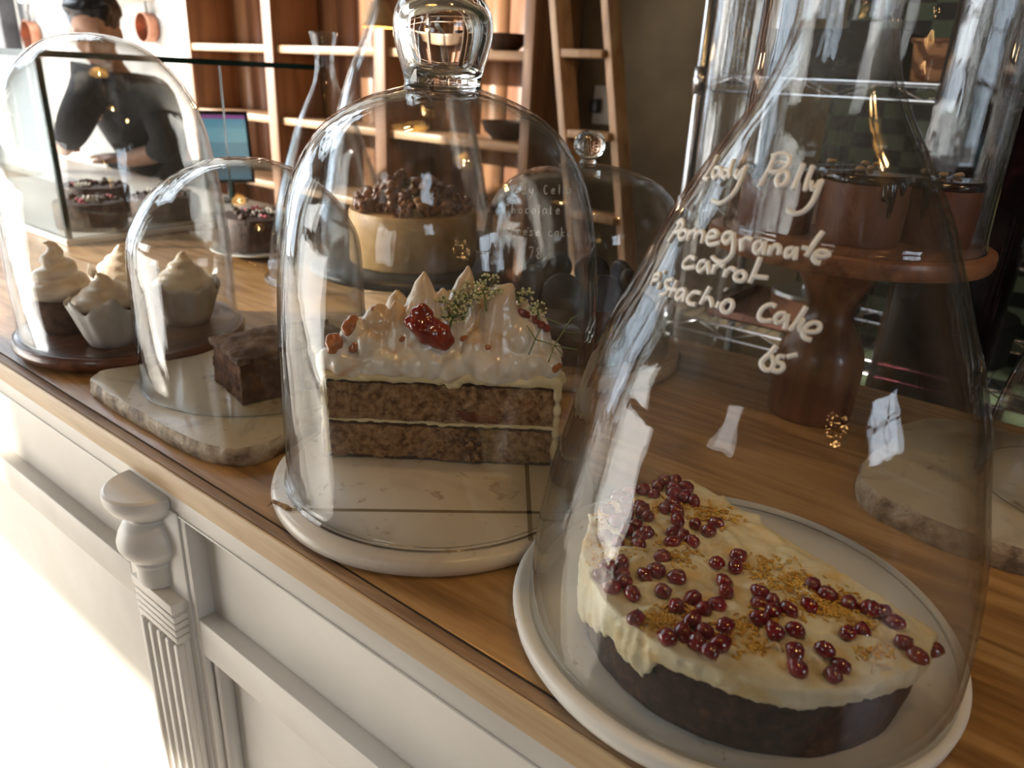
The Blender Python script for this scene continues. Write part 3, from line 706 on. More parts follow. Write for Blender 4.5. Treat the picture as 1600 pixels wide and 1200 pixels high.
for k in range(60):
    u = -RC + 0.004 + (2 * RC - 0.008) * k / 59
    cb.blob(lp(u * .975, 0.0015 + rnd.uniform(-.0015, .001), 0.0895 + rnd.uniform(-.001, .001) + (.002 if u > .02 else 0) - (.004 if abs(u - .012) < .006 else 0)), (0.006, 0.0042, 0.0062 + (.0015 if u > .03 else 0)), 2)
for k in range(60):
    a = pi * k / 59; rr = R0 + 0.003
    for z in (0.0112, 0.022, 0.034, 0.048, 0.062, 0.076, 0.088): cb.blob(lp(rr * cos(a), max(rr * sin(a), 0.0015), z + rnd.uniform(-.002, .002)), (0.0052, 0.0046, 0.0095), 1)
remesh(cb.build('buttercream', CREAM, mc), 0.0022, 3, 0.0012, 80)
tp = MB()
def peak(u, n, z, wd, lean=(0, 0), tipcurl=0.0):
    "a spooned-up point of meringue"
    base = lp(u, n, 0.092); z0, z1 = 0.092, z - 0.0184; N = 9; pts = []; rs = []
    for i in range(N):
        t = i / (N - 1)
        c = lp(u + lean[0] * t ** 2 + tipcurl * max(0, t - 0.75) * 4 * 0.012, n + lean[1] * t ** 2, z0 + (z1 - z0) * (t if t < .8 or not tipcurl else .8 + (t - .8) * .6))
        pts.append(c); rs.append(wd * (1 - t) ** 0.62 * (1.0 if t > 0.12 else 0.95) + 0.0016)
    tp.tube(pts, rs, 12)
    tp.blob(pts[1], (wd * 1.1, wd * 1.1, wd * 0.8), 2)
for k in range(46):
    u = rnd.uniform(-RC + .010, RC - .012); n = rnd.uniform(0.006, max(0.01, sqrt(max(RC ** 2 - u * u, 0)) - 0.008))
    tp.blob(lp(u, n, 0.104 + rnd.uniform(-.003, .005)), (0.020, 0.018, 0.014), 2)
for k in range(30):
    u = -RC + .004 + (2 * RC - .014) * k / 29; lo_ = -.004 if u < .03 else .002
    tp.blob(lp(u, 0.006 + rnd.uniform(-.004, .003), 0.1035 + lo_ + rnd.uniform(-.002, .004)), (0.013, 0.0105, 0.0145), 2)
for k in range(12):                                                     # the run of meringue down the left flank
    t = k / 11; a = pi - .10 - .10 * sin(t * 5); rr = RC + .002 - .001 * t
    tp.blob(lp(rr * cos(a), rr * sin(a), .100 - .094 * t), (.0062 - .003 * t, .0055 - .002 * t, .0085), 2)
off = -RC
tp.blob(lp(off + .018, .014, .108), (0.018, 0.016, 0.018), 2); tp.blob(lp(off + .034, .016, .124), (0.018, 0.015, 0.020), 2)
tp.blob(lp(off + .052, .020, .134), (0.018, 0.015, 0.022), 2); tp.blob(lp(off + .050, .012, .118), (0.022, 0.012, 0.02), 2)
tp.blob(lp(off + .190, .016, .128), (0.022, 0.018, 0.022), 2); tp.blob(lp(off + .210, .014, .110), (0.018, 0.014, 0.016), 2)
tp.blob(lp(off + .150, .012, .118), (0.018, 0.012, 0.022), 2); tp.blob(lp(off + .172, .012, .122), (0.018, 0.013, 0.024), 2)
peak(off + .070, .020, .180, .024); peak(off + .093, .022, .208, .030, (.003, .004)); peak(off + .131, .030, .213, .027, (.006, .003))
peak(off + .168, .020, .207, .032, (.004, .002), 0.6); peak(off + .150, .045, .192, .026); peak(off + .190, .045, .182, .026); peak(off + .110, .065, .182, .026)
peak(off + .065, .055, .180, .026); peak(off + .14, .085, .165, .022); peak(off + .09, .09, .165, .022); peak(off + .204, .020, .172, .022, (.006, 0)); peak(off + .112, .020, .190, .022)
top = tp.build('meringue_top', MERINGUE, mc); remesh(top, 0.0018, 4, 0.0016, 42, .0006, 130)
ttree = surf_tree(top, mc)
def stick(tree, root, px, py, lift=0.0):
    h = pick(tree, px, py)
    return (h[0] - Vector(root.location) + h[1] * lift, h[1]) if h[0] is not None else (None, None)
jm = MB()
for (px, py, r) in [(650,488,.006),(660,484,.007),(668,490,.006),(640,503,.006),(652,508,.009),(662,515,.010),(672,521,.011),(684,530,.010),(694,536,.008),(655,498,.007),(700,532,.007),(668,505,.009),(678,510,.009),(690,520,.010),(664,530,.006)]:
    p, n = stick(ttree, mc, px, py, 0.0006)
    if p: jm.blob(p, r, 2)
jo = jm.build('jam_spoonful', JAM, mc); remesh(jo, 0.0016, 4)
for pts in ([(812, 489), (818, 490), (822, 493)], [(833, 496), (838, 501), (846, 508), (853, 513)]):
    q = MB()
    for (px, py) in pts:
        p, n = stick(ttree, mc, px, py, 0.001)
        if p: q.blob(p, .0042, 2)
    if q.v: q.build('jam_spoonful', JAM, mc)
for gi, spots in enumerate([[(515, 537, .006), (521, 531, .008), (526, 536, .007), (519, 545, .006)], [(541, 513, .006), (547, 507, .007), (551, 500, .006), (544, 518, .005)], [(552, 545, .005), (555, 540, .0045)], [(570, 483, .004), (576, 479, .004), (582, 482, .003)], [(868, 576, .0045), (874, 572, .004)], [(881, 579, .004)], [(627, 531, .003), (631, 528, .0025)], [(722, 530, .003), (727, 527, .003)], [(886, 616, .004)], [(762, 543, .003)]]):
    q = MB()
    for (px, py, r) in spots:
        p, n = stick(ttree, mc, px, py, -0.0006)
        if p is None: continue
        q.blob(p, (r, r, r), 2, None, .3, 2, px)
    if not q.v: continue
    o = q.build('amber_sugar_piece', CARAMEL, mc)
    if len(spots) > 1: remesh(o, .0016, 2)
STEM = pm('green_stem', (0.16, 0.22, 0.06), rough=0.5); UMBEL = pm('pale_umbel_florets', (0.72, 0.68, 0.38), rough=0.6)
def sprig(px, py, up, spread, n, stem_dir, height=0.03):
    p, nn = stick(ttree, mc, px, py, 0.0)
    if p is None: return
    p = p - Vector(FW) * 0.003; st = MB(); fl = MB()
    R_ = Vector(RT); U_ = Vector(-DN); B_ = -Vector(FW)
    tip = p + (R_ * stem_dir[0] + U_ * stem_dir[1]) * height
    st.tube([p, (p + tip) / 2 + B_ * .002, tip], [.0011, .0009, .0008], 6)
    for k in range(n):
        a = 2 * pi * k / n + rnd.uniform(-.3, .3); l = spread * rnd.uniform(.6, 1)
        e = tip + R_ * cos(a) * l + U_ * (sin(a) * l * .6 + l * up) + B_ * rnd.uniform(.0, .006)
        st.tube([tip, (tip + e) / 2 + U_ * .001, e], .00045, 5)
        for j in range(6):
            b = rnd.uniform(0, 6.28); l2 = rnd.uniform(.002, .0045); q = e + R_ * cos(b) * l2 + U_ * sin(b) * l2 + B_ * rnd.uniform(-.001, .002)
            st.tube([e, q], .0003, 4); fl.blob(q, rnd.uniform(.0009, .0017), 1)
    s = st.build('herb_flower_sprig', STEM, mc); fl.build('florets', UMBEL, s)
sprig(699, 545, .4, .016, 9, (.15, .9), .032); sprig(703, 500, .3, .018, 10, (.3, .6), .02); sprig(760, 487, .5, .016, 10, (-.1, 1), .016)
sprig(722, 500, .6, .014, 7, (.5, .9), .02); sprig(812, 478, .3, .012, 8, (-.1, .6), .012); sprig(842, 500, .2, .008, 6, (-.2, .7), .012)
dg_ = MB()                                                              # bare dill twig on the right flank
d_ = Vector(ray(866, 540)).normalized(); p0 = Vector(CAM) + d_ * ((fc - fn * 0.002 - Vector(CAM)).dot(fn) / d_.dot(fn)) - fc
if p0:
    R_ = Vector(RT); U_ = Vector(-DN); B_ = -Vector(FW)
    def tw(dx, dy, w=.0006): return p0 + B_ * .003 + (R_ * dx - U_ * dy) * 0.00072
    ends = {'a': [(-25, -8), (0, 0), (22, -35)], 'b': [(0, 0), (-8, 22)], 'c': [(0, 0), (12, 14)], 'd': [(-25, -8), (-34, 12)], 'e': [(-25, -8), (-36, -26)], 'f': [(-25, -8), (-18, -22)], 'g': [(10, -18), (28, -16)], 'h': [(8, -28), (-16, -38)], 'i': [(22, -35), (36, -42)], 'j': [(0, 0), (30, 6)]}
    for e in ends.values(): dg_.tube([tw(*q) for q in e], .0006, 5)
    dg_.build('dill_twig', STEM, mc)
cr = MB(); rnd = random.Random(9)                                       # crumbs spilling from the cut
for k in range(46):
    px = rnd.gauss(735, 14); py = rnd.uniform(672, 724); q = at(px, py, z=0.0184)
    d = Vector(ray(px, py)).normalized(); t = (fc - Vector(CAM)).dot(fn) / d.dot(fn); P_ = Vector(CAM) + d * t - fn * rnd.uniform(.001, .006)
    P_.z = max(P_.z, 0.0235)
    cr.blob(P_ - fc, rnd.uniform(.0018, .0042), 1, None, .5, 3, k)
c_ = cr.build('crumbs', SPONGE, mc); c_['kind'] = 'stuff'
tw_ = MB().tube([at(418, 790, z=.012), at(426, 783, z=.0165), at(436, 787, z=.0185), at(446, 792, z=.0195), at(455, 796, z=.020)], [.0012, .0022, .0018, .0028, .0012], 7, .6).build('cake_crumb', SPONGE)
tag(tw_, 'brown flaky crumb lying on the rim of the marble disc', 'crumb')

# ------------------------------------------------------------------ small round topped cover on a stone slab, with a loaf end
ONYX = marble('cream_onyx', (0.50, 0.43, 0.31), (0.33, 0.26, 0.19), (0.28, 0.20, 0.14), 9)
SLABEDGE = pm('rough_slab_edge', [(0.35, (0.20, 0.15, 0.11)), (0.5, (0.46, 0.36, 0.25)), (0.65, (0.62, 0.54, 0.42))], scale=55, rough=0.6, bump=0.9, bscale=80, bdist=0.004)
def slab(name, outline, thick, loc, label, cat='stone slab', n=180):
    P = [Vector(q) for q in outline]; C = sum(P, Vector((0, 0))) / len(P); pts = curve_pts([tuple(q - C) for q in P] + [tuple(P[0] - C)], 14)[:-1]
    rows = [(0.000, 0.985), (thick * .25, 1.0), (thick * .6, 1.004), (thick * .85, 0.998), (thick, 0.985)]; v = []; f = []; N = len(pts)
    for i, (z, s) in enumerate(rows):
        for (x, y) in pts:
            j = 1 + (0.022 * noise.noise(Vector((x * 55, y * 55, z * 90))) + 0.012 * noise.noise(Vector((x * 160, y * 160, z * 200 + 5)))) * (0.5 if i in (0, 4) else 1)
            v.append((x * s * j, y * s * j, z))
    for i in range(4):
        for k in range(N): f.append((i * N + k, i * N + (k + 1) % N, (i + 1) * N + (k + 1) % N, (i + 1) * N + k))
    f.append(tuple(reversed(range(N)))); f.append(tuple(4 * N + k for k in range(N)))
    o = MB().add(v, f).build(name, [ONYX, SLABEDGE], loc=(C.x, C.y, loc), auto=60)
    for p in o.data.polygons:
        if abs(p.normal.z) < 0.75: p.material_index = 1
    return tag(o, label, cat)
SZ = 0.021
slab('stone_slab', [(.343, .905), (.338, .85), (.338, .762), (.340, .68), (.352, .632), (.378, .612), (.42, .615), (.50, .632), (.58, .652), (.64, .70), (.652, .79), (.62, .87), (.56, .905), (.47, .893), (.40, .912), (.365, .922)], SZ, 0.0, 'rough edged cream stone slab under the low round topped dome')
SA = (0.497, 0.783, SZ + 0.0006)
sd = thing('round_topped_dome', SA, 'low glass dome with plain rounded top on the cream stone slab', 'glass dome')
bell(sd, [(0.1365, 0), (0.1355, 0.006), (0.1350, 0.05), (0.1335, 0.10), (0.1322, 0.145), (0.1285, 0.172), (0.1205, 0.19), (0.1045, 0.2155), (0.0795, 0.2375), (0.0515, 0.2525), (0.025, 0.2595), (0, 0.261)], 0.003)
LOAF = pm('dark_loaf_crumb', [(0.3, (0.06, 0.025, 0.014)), (0.55, (0.16, 0.07, 0.035)), (0.75, (0.30, 0.16, 0.09))], scale=60, detail=9, rough=0.9, bump=1.0, bscale=120, bdist=0.005)
LTOP = pm('cracked_cocoa_crust', [(0.3, (0.08, 0.045, 0.03)), (0.55, (0.22, 0.14, 0.10)), (0.75, (0.36, 0.26, 0.19))], scale=45, detail=9, rough=0.9, bump=1.0, bscale=70, bdist=0.006)
lo = thing('chocolate_loaf', (0.505, 0.738, SZ), 'end of a dark chocolate loaf with cracked crust on the cream stone slab', 'cake', rz=radians(-12))
def rough_box(x, y, z0, z1, n=22, amp=.002, seed=0, bulge=0.0):
    bm = bmesh.new(); bmesh.ops.create_cube(bm, size=1.0); bmesh.ops.subdivide_edges(bm, edges=bm.edges, cuts=n, use_grid_fill=True)
    for q in bm.verts:
        p = q.co; X, Y, Z = p.x * x, p.y * y, z0 + (p.z + .5) * (z1 - z0)
        if p.z > .49: Z += bulge * (1 - (2 * p.x) ** 2) * (1 - (2 * p.y) ** 2)
        d = Vector((X, Y, Z)); r = noise.noise(d * 60 + Vector((seed, 0, 0))) * amp + noise.noise(d * 190) * amp * .6
        q.co = Vector((X + r * (1 if abs(p.x) > .49 else .2) * (1 if p.x > 0 else -1), Y + r * (1 if abs(p.y) > .49 else .2) * (1 if p.y > 0 else -1), Z + (r if p.z > -.49 else 0)))
    v = [q.co.copy() for q in bm.verts]; f = [tuple(x_.index for x_ in fa_.verts) for fa_ in bm.faces]; bm.free()
    return MB().add(v, f)
rough_box(.142, .090, 0.0006, .050, 24, .0025, 1).build('crumb', LOAF, lo)
rough_box(.146, .093, .0485, .0555, 26, .0035, 4, .010).build('crust', LTOP, lo)

# ------------------------------------------------------------------ left cover on a dark wooden disc, with four meringue cupcakes
WALNUT = wood('dark_walnut', (0.055, 0.020, 0.012), (0.13, 0.05, 0.028), (0.20, 0.085, 0.048), 'X', scale=.8, rough=0.3, coat=.3)
LD = (0.477, 1.063); LZ = 0.023
wd_ = MB().rev([(0, 0), (0.138, 0), (0.145, 0.004), (0.1525, 0.012), (0.1535, 0.017), (0.150, LZ), (0.148, LZ - .0006), (0.1465, LZ), (0, LZ)], 96).build('wooden_disc', WALNUT, loc=(*LD, 0), auto=50)
tag(wd_, 'round dark wooden disc carrying the meringue cupcakes', 'serving board')
LA = (0.478, 1.064, LZ + .0006)
ld = thing('tall_round_dome', LA, 'tall glass dome with rounded top over the meringue cupcakes on dark wood', 'glass dome')
bell(ld, [(0.1442, 0), (0.1440, 0.03), (0.1432, 0.09), (0.1415, 0.145), (0.1375, 0.195), (0.132, 0.235), (0.1255, 0.272), (0.1145, 0.307), (0.093, 0.342), (0.0635, 0.368), (0.0325, 0.381), (0, 0.385)], 0.003)
PAPER = pm('white_baking_paper', [(0.35, (0.74, 0.69, 0.63)), (0.65, (0.82, 0.78, 0.72))], scale=60, rough=0.7)
TOAST = pm('pale_toasted_meringue', [(0.3, (0.76, 0.61, 0.45)), (0.55, (0.80, 0.68, 0.54)), (0.75, (0.66, 0.46, 0.31))], scale=26, rough=0.33, sss=0.2, bump=.15, bscale=70)
CUPB = pm('chocolate_cupcake', [(0.3, (0.06, 0.03, 0.02)), (0.7, (0.15, 0.08, 0.05))], scale=90, rough=.9, bump=.6, bscale=160)
def cupcake(loc, hp, label, wrap, rz, tip):
    t = thing('meringue_cupcake', (loc[0], loc[1], LZ), label, 'cupcake', 'meringue cupcakes', rz)
    hw = 0.052
    MB().rev([(0, 0.001), (0.027, 0.001), (0.031, 0.010), (0.0375, 0.040), (0.037, 0.048), (0, 0.050)], 40).build('cake', CUPB, t)
    sw = MB(); turns = 3.1; zt = hp - LZ
    for i in range(64):
        s = i / 63; a = s * turns * 2 * pi; rad = 0.030 * (1 - s) ** 0.9; z = hw - .004 + s * (zt - hw - .012)
        sw.blob((rad * cos(a), rad * sin(a), z + .004), (0.0185 * (1 - .62 * s),) * 2 + (0.0135 * (1 - .4 * s),), 2)
        if i % 4 == 0: sw.blob((0, 0, z), (max(.030 * (1 - s), .006),) * 2 + (.012,), 2)
    for k in range(7):
        s = k / 6; sw.blob((tip[0] * s ** 2, tip[1] * s ** 2, zt - .016 + .016 * s - (.004 * max(0, s - .6) * 2.5)), .0075 * (1 - .75 * s) + .0006, 2)
    so_ = sw.build('meringue_swirl', TOAST, t); remesh(so_, .0026, 5)
    if wrap:
        def rf(a, z): return 1 + (0.035 * sin(a * 11 + 1) + .05 * noise.noise(Vector((cos(a) * 2.2, sin(a) * 2.2, 4)))) * min(1, z / .03)
        def zf(a, r, z): return (0.010 * noise.noise(Vector((cos(a) * 2.5, sin(a) * 2.5, 9))) + .003 * sin(a * 5)) * max(0, (z - .02) / .03)
        MB().rev([(0.0, 0.0004), (0.0285, 0.0004), (0.0335, 0.012), (0.0395, 0.034), (0.0445, 0.050), (0.048, 0.060), (0.0472, 0.060), (0.0437, 0.050), (0.0387, 0.034)], 132, rfun=rf, zfun=zf).build('paper_wrapper', PAPER, t)
    return t
cupcake((.422, 1.008), .122, 'meringue cupcake in white paper nearest the front of the dark wooden disc', True, .4, (-.004, .006))
cupcake((.402, 1.098), .153, 'meringue cupcake with tallest curled tip, at the left of the wooden disc', False, 1.0, (-.016, .006))
cupcake((.541, 1.024), .131, 'meringue cupcake in flared paper at the back right of the wooden disc', True, 2.1, (-.003, -.004))
cupcake((.510, 1.142), .126, 'meringue cupcake half hidden behind the other three on the wooden disc', True, 3.4, (.004, .004))

# ------------------------------------------------------------------ tall bell dome with a caramel cheesecake on a dark cake stand
SLATE = pm('dark_slate_metal', [(0.3, (0.018, 0.019, 0.020)), (0.7, (0.045, 0.046, 0.047))], scale=30, rough=0.4, bump=.1)
BX = (0.830, 0.861); PZ = 0.100
st = thing('cake_stand', (*BX, 0), 'dark slate cake stand with slim foot holding the caramel cheesecake', 'cake stand')
MB().rev([(0, 0), (0.070, 0), (0.072, 0.003), (0.066, 0.008), (0.030, 0.014), (0.018, 0.024), (0.016, 0.045), (0.020, 0.073), (0.034, 0.085), (0, 0.086)], 48).build('pedestal', SLATE, st, auto=50)
MB().rev([(0, 0.0855), (0.124, 0.0855), (0.145, 0.087), (0.151, 0.091), (0.151, 0.097), (0.148, PZ), (0, PZ)], 80).build('plate', SLATE, st, auto=50)
BA = (*BX, PZ + 0.0006)
bd = thing('bell_dome', BA, 'tall narrow necked glass bell dome over the caramel cheesecake, behind the knobbed dome', 'glass dome')
bell(bd, [(0.140, 0.0), (0.1395, 0.02), (0.136, 0.07), (0.126, 0.11), (0.118, 0.155), (0.107, 0.20), (0.094, 0.245), (0.079, 0.285), (0.062, 0.322), (0.050, 0.350), (0.042, 0.375), (0.0385, 0.40), (0.040, 0.43), (0.048, 0.46)], 0.003, open_top=True)
CHEESE = pm('baked_cheesecake', [(0.3, (0.28, 0.145, 0.05)), (0.5, (0.40, 0.235, 0.09)), (0.7, (0.50, 0.33, 0.15))], scale=22, rough=0.5, bump=.3, bscale=80)
CARNUT = pm('caramel_popcorn', [(0.3, (0.055, 0.016, 0.006)), (0.5, (0.16, 0.055, 0.018)), (0.72, (0.34, 0.15, 0.05))], scale=55, rough=0.22, coat=.4, bump=.5, bscale=120)
cc = thing('caramel_cheesecake', (BX[0] + .008, BX[1] - .008, PZ + .0004), 'golden cheesecake heaped with dark caramel popcorn on the slate cake stand', 'cake')
MB().rev([(0, 0.0), (0.097, 0.0), (0.100, 0.004), (0.1005, 0.06), (0.100, 0.078), (0.0975, 0.083), (0, 0.084)], 72, rfun=lambda a, z: 1 + .012 * noise.noise(Vector((cos(a) * 6, sin(a) * 6, z * 50)))).build('cheesecake', CHEESE, cc, auto=55)
rnd = random.Random(31); proto = []
for k in range(88):
    r = 0.086 * sqrt(rnd.random()); a = rnd.uniform(0, 6.28); z = 0.088 + (0.040 * max(0, 1 - (r / .08) ** 2)) * rnd.uniform(.35, 1) 
    if len(proto) < 5:
        mb = MB()
        for j in range(4): mb.blob((rnd.uniform(-.007, .007), rnd.uniform(-.007, .007), rnd.uniform(-.005, .005)), (rnd.uniform(.003, .0075), rnd.uniform(.003, .0075), rnd.uniform(.003, .006)), 2, None, .5, 2.5, k + j)
        o = mb.build('popcorn_piece', CARNUT, cc); remesh(o, .0016, 1, .0028, 130, .001, 300); proto.append(o)
    else: o = proto[k % 5].copy(); COL.objects.link(o); o.parent = cc
    o.location = (r * cos(a), r * sin(a), z + .002); o.rotation_euler = (rnd.uniform(0, 6), rnd.uniform(0, 6), rnd.uniform(0, 6)); s = rnd.uniform(1.0, 1.7); o.scale = (s, s, s)

# ------------------------------------------------------------------ flask shaped cover with flared lip, further back on the left
FA = (0.918, 1.156, 0.0006)
fd = thing('flask_dome', FA, 'flask shaped glass cover with flared lip standing on the worktop behind the small dome', 'glass dome')
bell(fd, [(0.130, 0.0), (0.131, 0.004), (0.123, 0.010), (0.121, 0.03), (0.114, 0.08), (0.1025, 0.13), (0.090, 0.18), (0.075, 0.23), (0.055, 0.285), (0.036, 0.325), (0.022, 0.355), (0.0165, 0.385), (0.018, 0.41), (0.0245, 0.438)], 0.0035, open_top=True)
CHOC = pm('dark_chocolate_cake', [(0.3, (0.022, 0.010, 0.007)), (0.55, (0.055, 0.026, 0.018)), (0.75, (0.12, 0.06, 0.04))], scale=70, detail=8, rough=0.6, bump=.7, bscale=120, bdist=.003)
PLATE = pm('white_plate_glaze', (0.74, 0.74, 0.70), rough=.18, coat=.4)
PINK = pm('pink_petal', [(0.3, (0.50, 0.06, 0.12)), (0.7, (0.72, 0.20, 0.28))], scale=60, rough=.5)
PALE = pm('pale_petal', [(0.3, (0.62, 0.58, 0.48)), (0.7, (0.80, 0.77, 0.68))], scale=60, rough=.5)
def choc_cake(x, y, z, r, h, label, seed, plate=True):
    rn = random.Random(seed); base = z
    if plate:
        pl = MB().rev([(0, 0), (r * .7, 0), (r * .75, .004), (r * 1.22, .012), (r * 1.27, .0135), (r * 1.25, .0155), (r * .8, .008), (0, .0075)], 56).build('cake_plate', PLATE, loc=(x, y, base), auto=50)
        tag(pl, 'white plate under the ' + label, 'plate'); base += .0155
        foot = .0
    t = thing('chocolate_cake', (x, y, base), label, 'cake')
    MB().rev([(0, 0), (r * .98, 0), (r, .004), (r * 1.01, h * .5), (r, h * .92), (r * .96, h), (0, h)], 48, rfun=lambda a, zz: 1 + .02 * noise.noise(Vector((cos(a) * 8, sin(a) * 8, zz * 60 + seed)))).build('cake', CHOC, t, auto=55)
    for k in range(9):
        a = rn.uniform(0, 6.28); q = r * .7 * sqrt(rn.random()); m_ = [PINK, PALE, PALE][k % 3]; mb = MB()
        for j in range(6):
            b = 2 * pi * j / 6; mb.blob((.006 * cos(b), .006 * sin(b), .002), (.0055, .0034, .0012), 1, Matrix.Rotation(b, 3, 'Z') @ Matrix.Rotation(-.45, 3, 'Y'))
        mb.blob((0, 0, .003), .0026, 1)
        o = mb.build('edible_flower', m_, t); o.location = (q * cos(a), q * sin(a), h + .002); o.rotation_euler = (rn.uniform(-.5, .5), rn.uniform(-.5, .5), 0); s = rn.uniform(.8, 1.5); o.scale = (s, s, s)
    mb = MB()
    for k in range(16): a = rn.uniform(0, 6.28); q = r * .8 * sqrt(rn.random()); mb.blob((q * cos(a), q * sin(a), h + .003), rn.uniform(.004, .010), 2, None, .4, 2, k)
    mb.build('chocolate_shards', CHOC, t)
    return t
choc_cake(.930, 1.425, 0.0, .078, .068, 'dark chocolate cake with berries, beside the glass display case', 3)

# ------------------------------------------------------------------ low knobbed dome with the chocolate cheesecake, right of the middle cover
EA = (0.895, 0.572)
eb = MB().rev([(0, 0), (0.150, 0), (0.158, .004), (0.160, .012), (0.156, .020), (0, .020)], 80).build('serving_board', wood('pale_board', (0.30, 0.19, 0.10), (0.45, 0.31, 0.18), (0.56, 0.41, 0.26), 'X', rough=.5), loc=(*EA, 0), auto=50)
tag(eb, 'round pale wooden board under the low dome with ball knob', 'serving board')
ED = (*EA, .0206)
ed = thing('ball_knob_dome', ED, 'low glass dome with solid ball knob and thin handwriting, behind the knobbed dome', 'glass dome')
_, EP = bell(ed, [(0.1405, 0), (0.1405, .04), (0.140, .10), (0.1385, .15), (0.1345, .183), (0.1235, .211), (0.105, .230), (0.078, .244), (0.045, .252), (0.016, .2555), (0, .256)], .003)
MB().rev(smooth_prof([(0, .2562), (0.012, .2565), (0.0105, .260), (0.0115, .2635), (0.0185, .270), (0.0215, .280), (0.0185, .291), (0.010, .2985), (0, .3005)], 40), 48).build('knob', KNOB, ed)['label'] = 'solid glass ball knob'
GLY = {'L': [[(0, 0), (0, 1), (.6, 1)]], 'a': [[(.6, .45), (.2, .45), (0, .75), (.2, 1), (.55, .8), (.6, .45), (.65, 1)]], 'd': [[(.6, .5), (.2, .5), (0, .75), (.25, 1), (.6, .8)], [(.65, 0), (.6, 1)]], 'y': [[(0, .45), (.1, .8), (.5, .8)], [(.6, .45), (.45, 1.1), (.1, 1.4)]], 'C': [[(.6, .15), (.2, .1), (0, .5), (.2, 1), (.6, .9)]], 'e': [[(0, .7), (.55, .65), (.4, .42), (.05, .6), (.1, .95), (.6, .9)]], 'l': [[(.1, 0), (.05, 1)]], 'i': [[(.1, .45), (.08, 1)], [(.12, .2), (.13, .22)]], 'c': [[(.5, .5), (.15, .5), (0, .75), (.2, 1), (.55, .92)]], 'h': [[(.05, 0), (0, 1)], [(0, .7), (.3, .5), (.5, .65), (.5, 1)]], 'o': [[(.3, .45), (0, .7), (.2, 1), (.5, .85), (.5, .55), (.3, .45)]], 't': [[(.2, .1), (.15, .9), (.4, 1)], [(0, .4), (.4, .38)]], 's': [[(.5, .45), (.1, .5), (.4, .75), (.35, 1), (0, .95)]], 'k': [[(.05, 0), (0, 1)], [(.5, .45), (.05, .72), (.5, 1)]], '7': [[(0, .05), (.6, .05), (.2, 1)]], '8': [[(.3, 0), (.05, .22), (.5, .7), (.3, 1), (.05, .75), (.5, .25), (.3, 0)]]}
def simple_text(txt, x, y, h, adv, slope):
    out = []
    for ch in txt:
        for stq in GLY.get(ch, []): out.append([(x + u * h * .62, y + v_ * h + (x + u * h * .62) * 0) for u, v_ in stq])
        x += adv * (0.55 if ch in 'li' else 1); y += slope * adv
    return out
tx = simple_text('Lady Celia', 793, 290, 14, 11.5, -.01) + simple_text('Chocolate', 790, 319, 14, 10.5, .02) + simple_text('cheese cake', 789, 353, 14, 9.8, .03) + simple_text('78', 827, 386, 17, 12, .1)
handwriting(tx, ed, ED, EP, .0007, pm('faint_grey_pen', (0.50, 0.48, 0.45), rough=.7))['label'] = 'thin grey handwriting'
ec = thing('chocolate_cheesecake', (EA[0], EA[1], .0204), 'dark chocolate cheesecake with black rounded biscuits under the low ball knobbed dome', 'cake')
MB().rev([(0, 0), (.112, 0), (.115, .004), (.116, .05), (.114, .066), (.110, .070), (0, .071)], 64).build('cheesecake', CHOC, ec, auto=50)
BLK = pm('black_biscuit', [(0.3, (0.010, 0.008, 0.008)), (0.7, (0.035, 0.028, 0.026))], scale=80, rough=.5, bump=.3)
for k in range(8):
    a = 2 * pi * k / 8 + .3; o = MB().rev([(0, -.006), (.026, -.006), (.0285, -.003), (.0285, .003), (.026, .006), (0, .006)], 32).build('black_biscuit', BLK, ec, auto=50)
    o.location = (.075 * cos(a), .075 * sin(a), .090); o.rotation_euler = (pi / 2 - .2, 0, a + pi / 2)
MB().blob((0, 0, .072), (.06, .06, .014), 2).build('ganache', CHOC, ec)

# ------------------------------------------------------------------ wooden pedestal stand with chocolate mousse cakes under a straight sided dome
REDWOOD = wood('red_brown_timber', (0.10, 0.035, 0.016), (0.22, 0.09, 0.042), (0.36, 0.17, 0.08), 'X', scale=.7, rough=.4, coat=.2)
REDTURN = wood('red_brown_turning', (0.060, 0.022, 0.012), (0.15, 0.058, 0.030), (0.24, 0.10, 0.052), 'Z', scale=.6, rough=.35, coat=.3)
WX = (0.932, 0.230); WP = 0.229
ws = thing('pedestal_cake_stand', (*WX, 0), 'red brown wooden cake stand on a thick turned pedestal, behind the bell dome', 'cake stand')
MB().rev(smooth_prof([(0.049, 0.0), (0.051, 0.006), (0.051, 0.03), (0.052, 0.060), (0.050, 0.085), (0.040, 0.108), (0.0295, 0.126), (0.0275, 0.142), (0.033, 0.160), (0.045, 0.180), (0.0525, 0.198), (0.0540, 0.211)], 50) , 56).build('pedestal', REDTURN, ws)
ol = [(0.155 * (1 + .02 * noise.noise(Vector((cos(a) * 1.6, sin(a) * 1.6, 2)))) * cos(a), 0.155 * (1 + .02 * noise.noise(Vector((cos(a) * 1.6, sin(a) * 1.6, 2)))) * sin(a)) for a in [2 * pi * k / 96 for k in range(96)]]
mb = MB(); v = []; f = []; rows = [(WP - .0200, .95), (WP - .0185, .985), (WP - .013, 1.0), (WP - .005, 1.0), (WP - .001, .992), (WP, .98)]; N = 96
for z, s in rows: v += [(x * s, y * s, z) for x, y in ol]
for i in range(len(rows) - 1):
    for k in range(N): f.append((i * N + k, i * N + (k + 1) % N, (i + 1) * N + (k + 1) % N, (i + 1) * N + k))
f.append(tuple(reversed(range(N)))); f.append(tuple((len(rows) - 1) * N + k for k in range(N)))
mb.add(v, f).build('plate', REDWOOD, ws, auto=40)
CA = (WX[0] + .001, WX[1] - .001, WP + .0006)
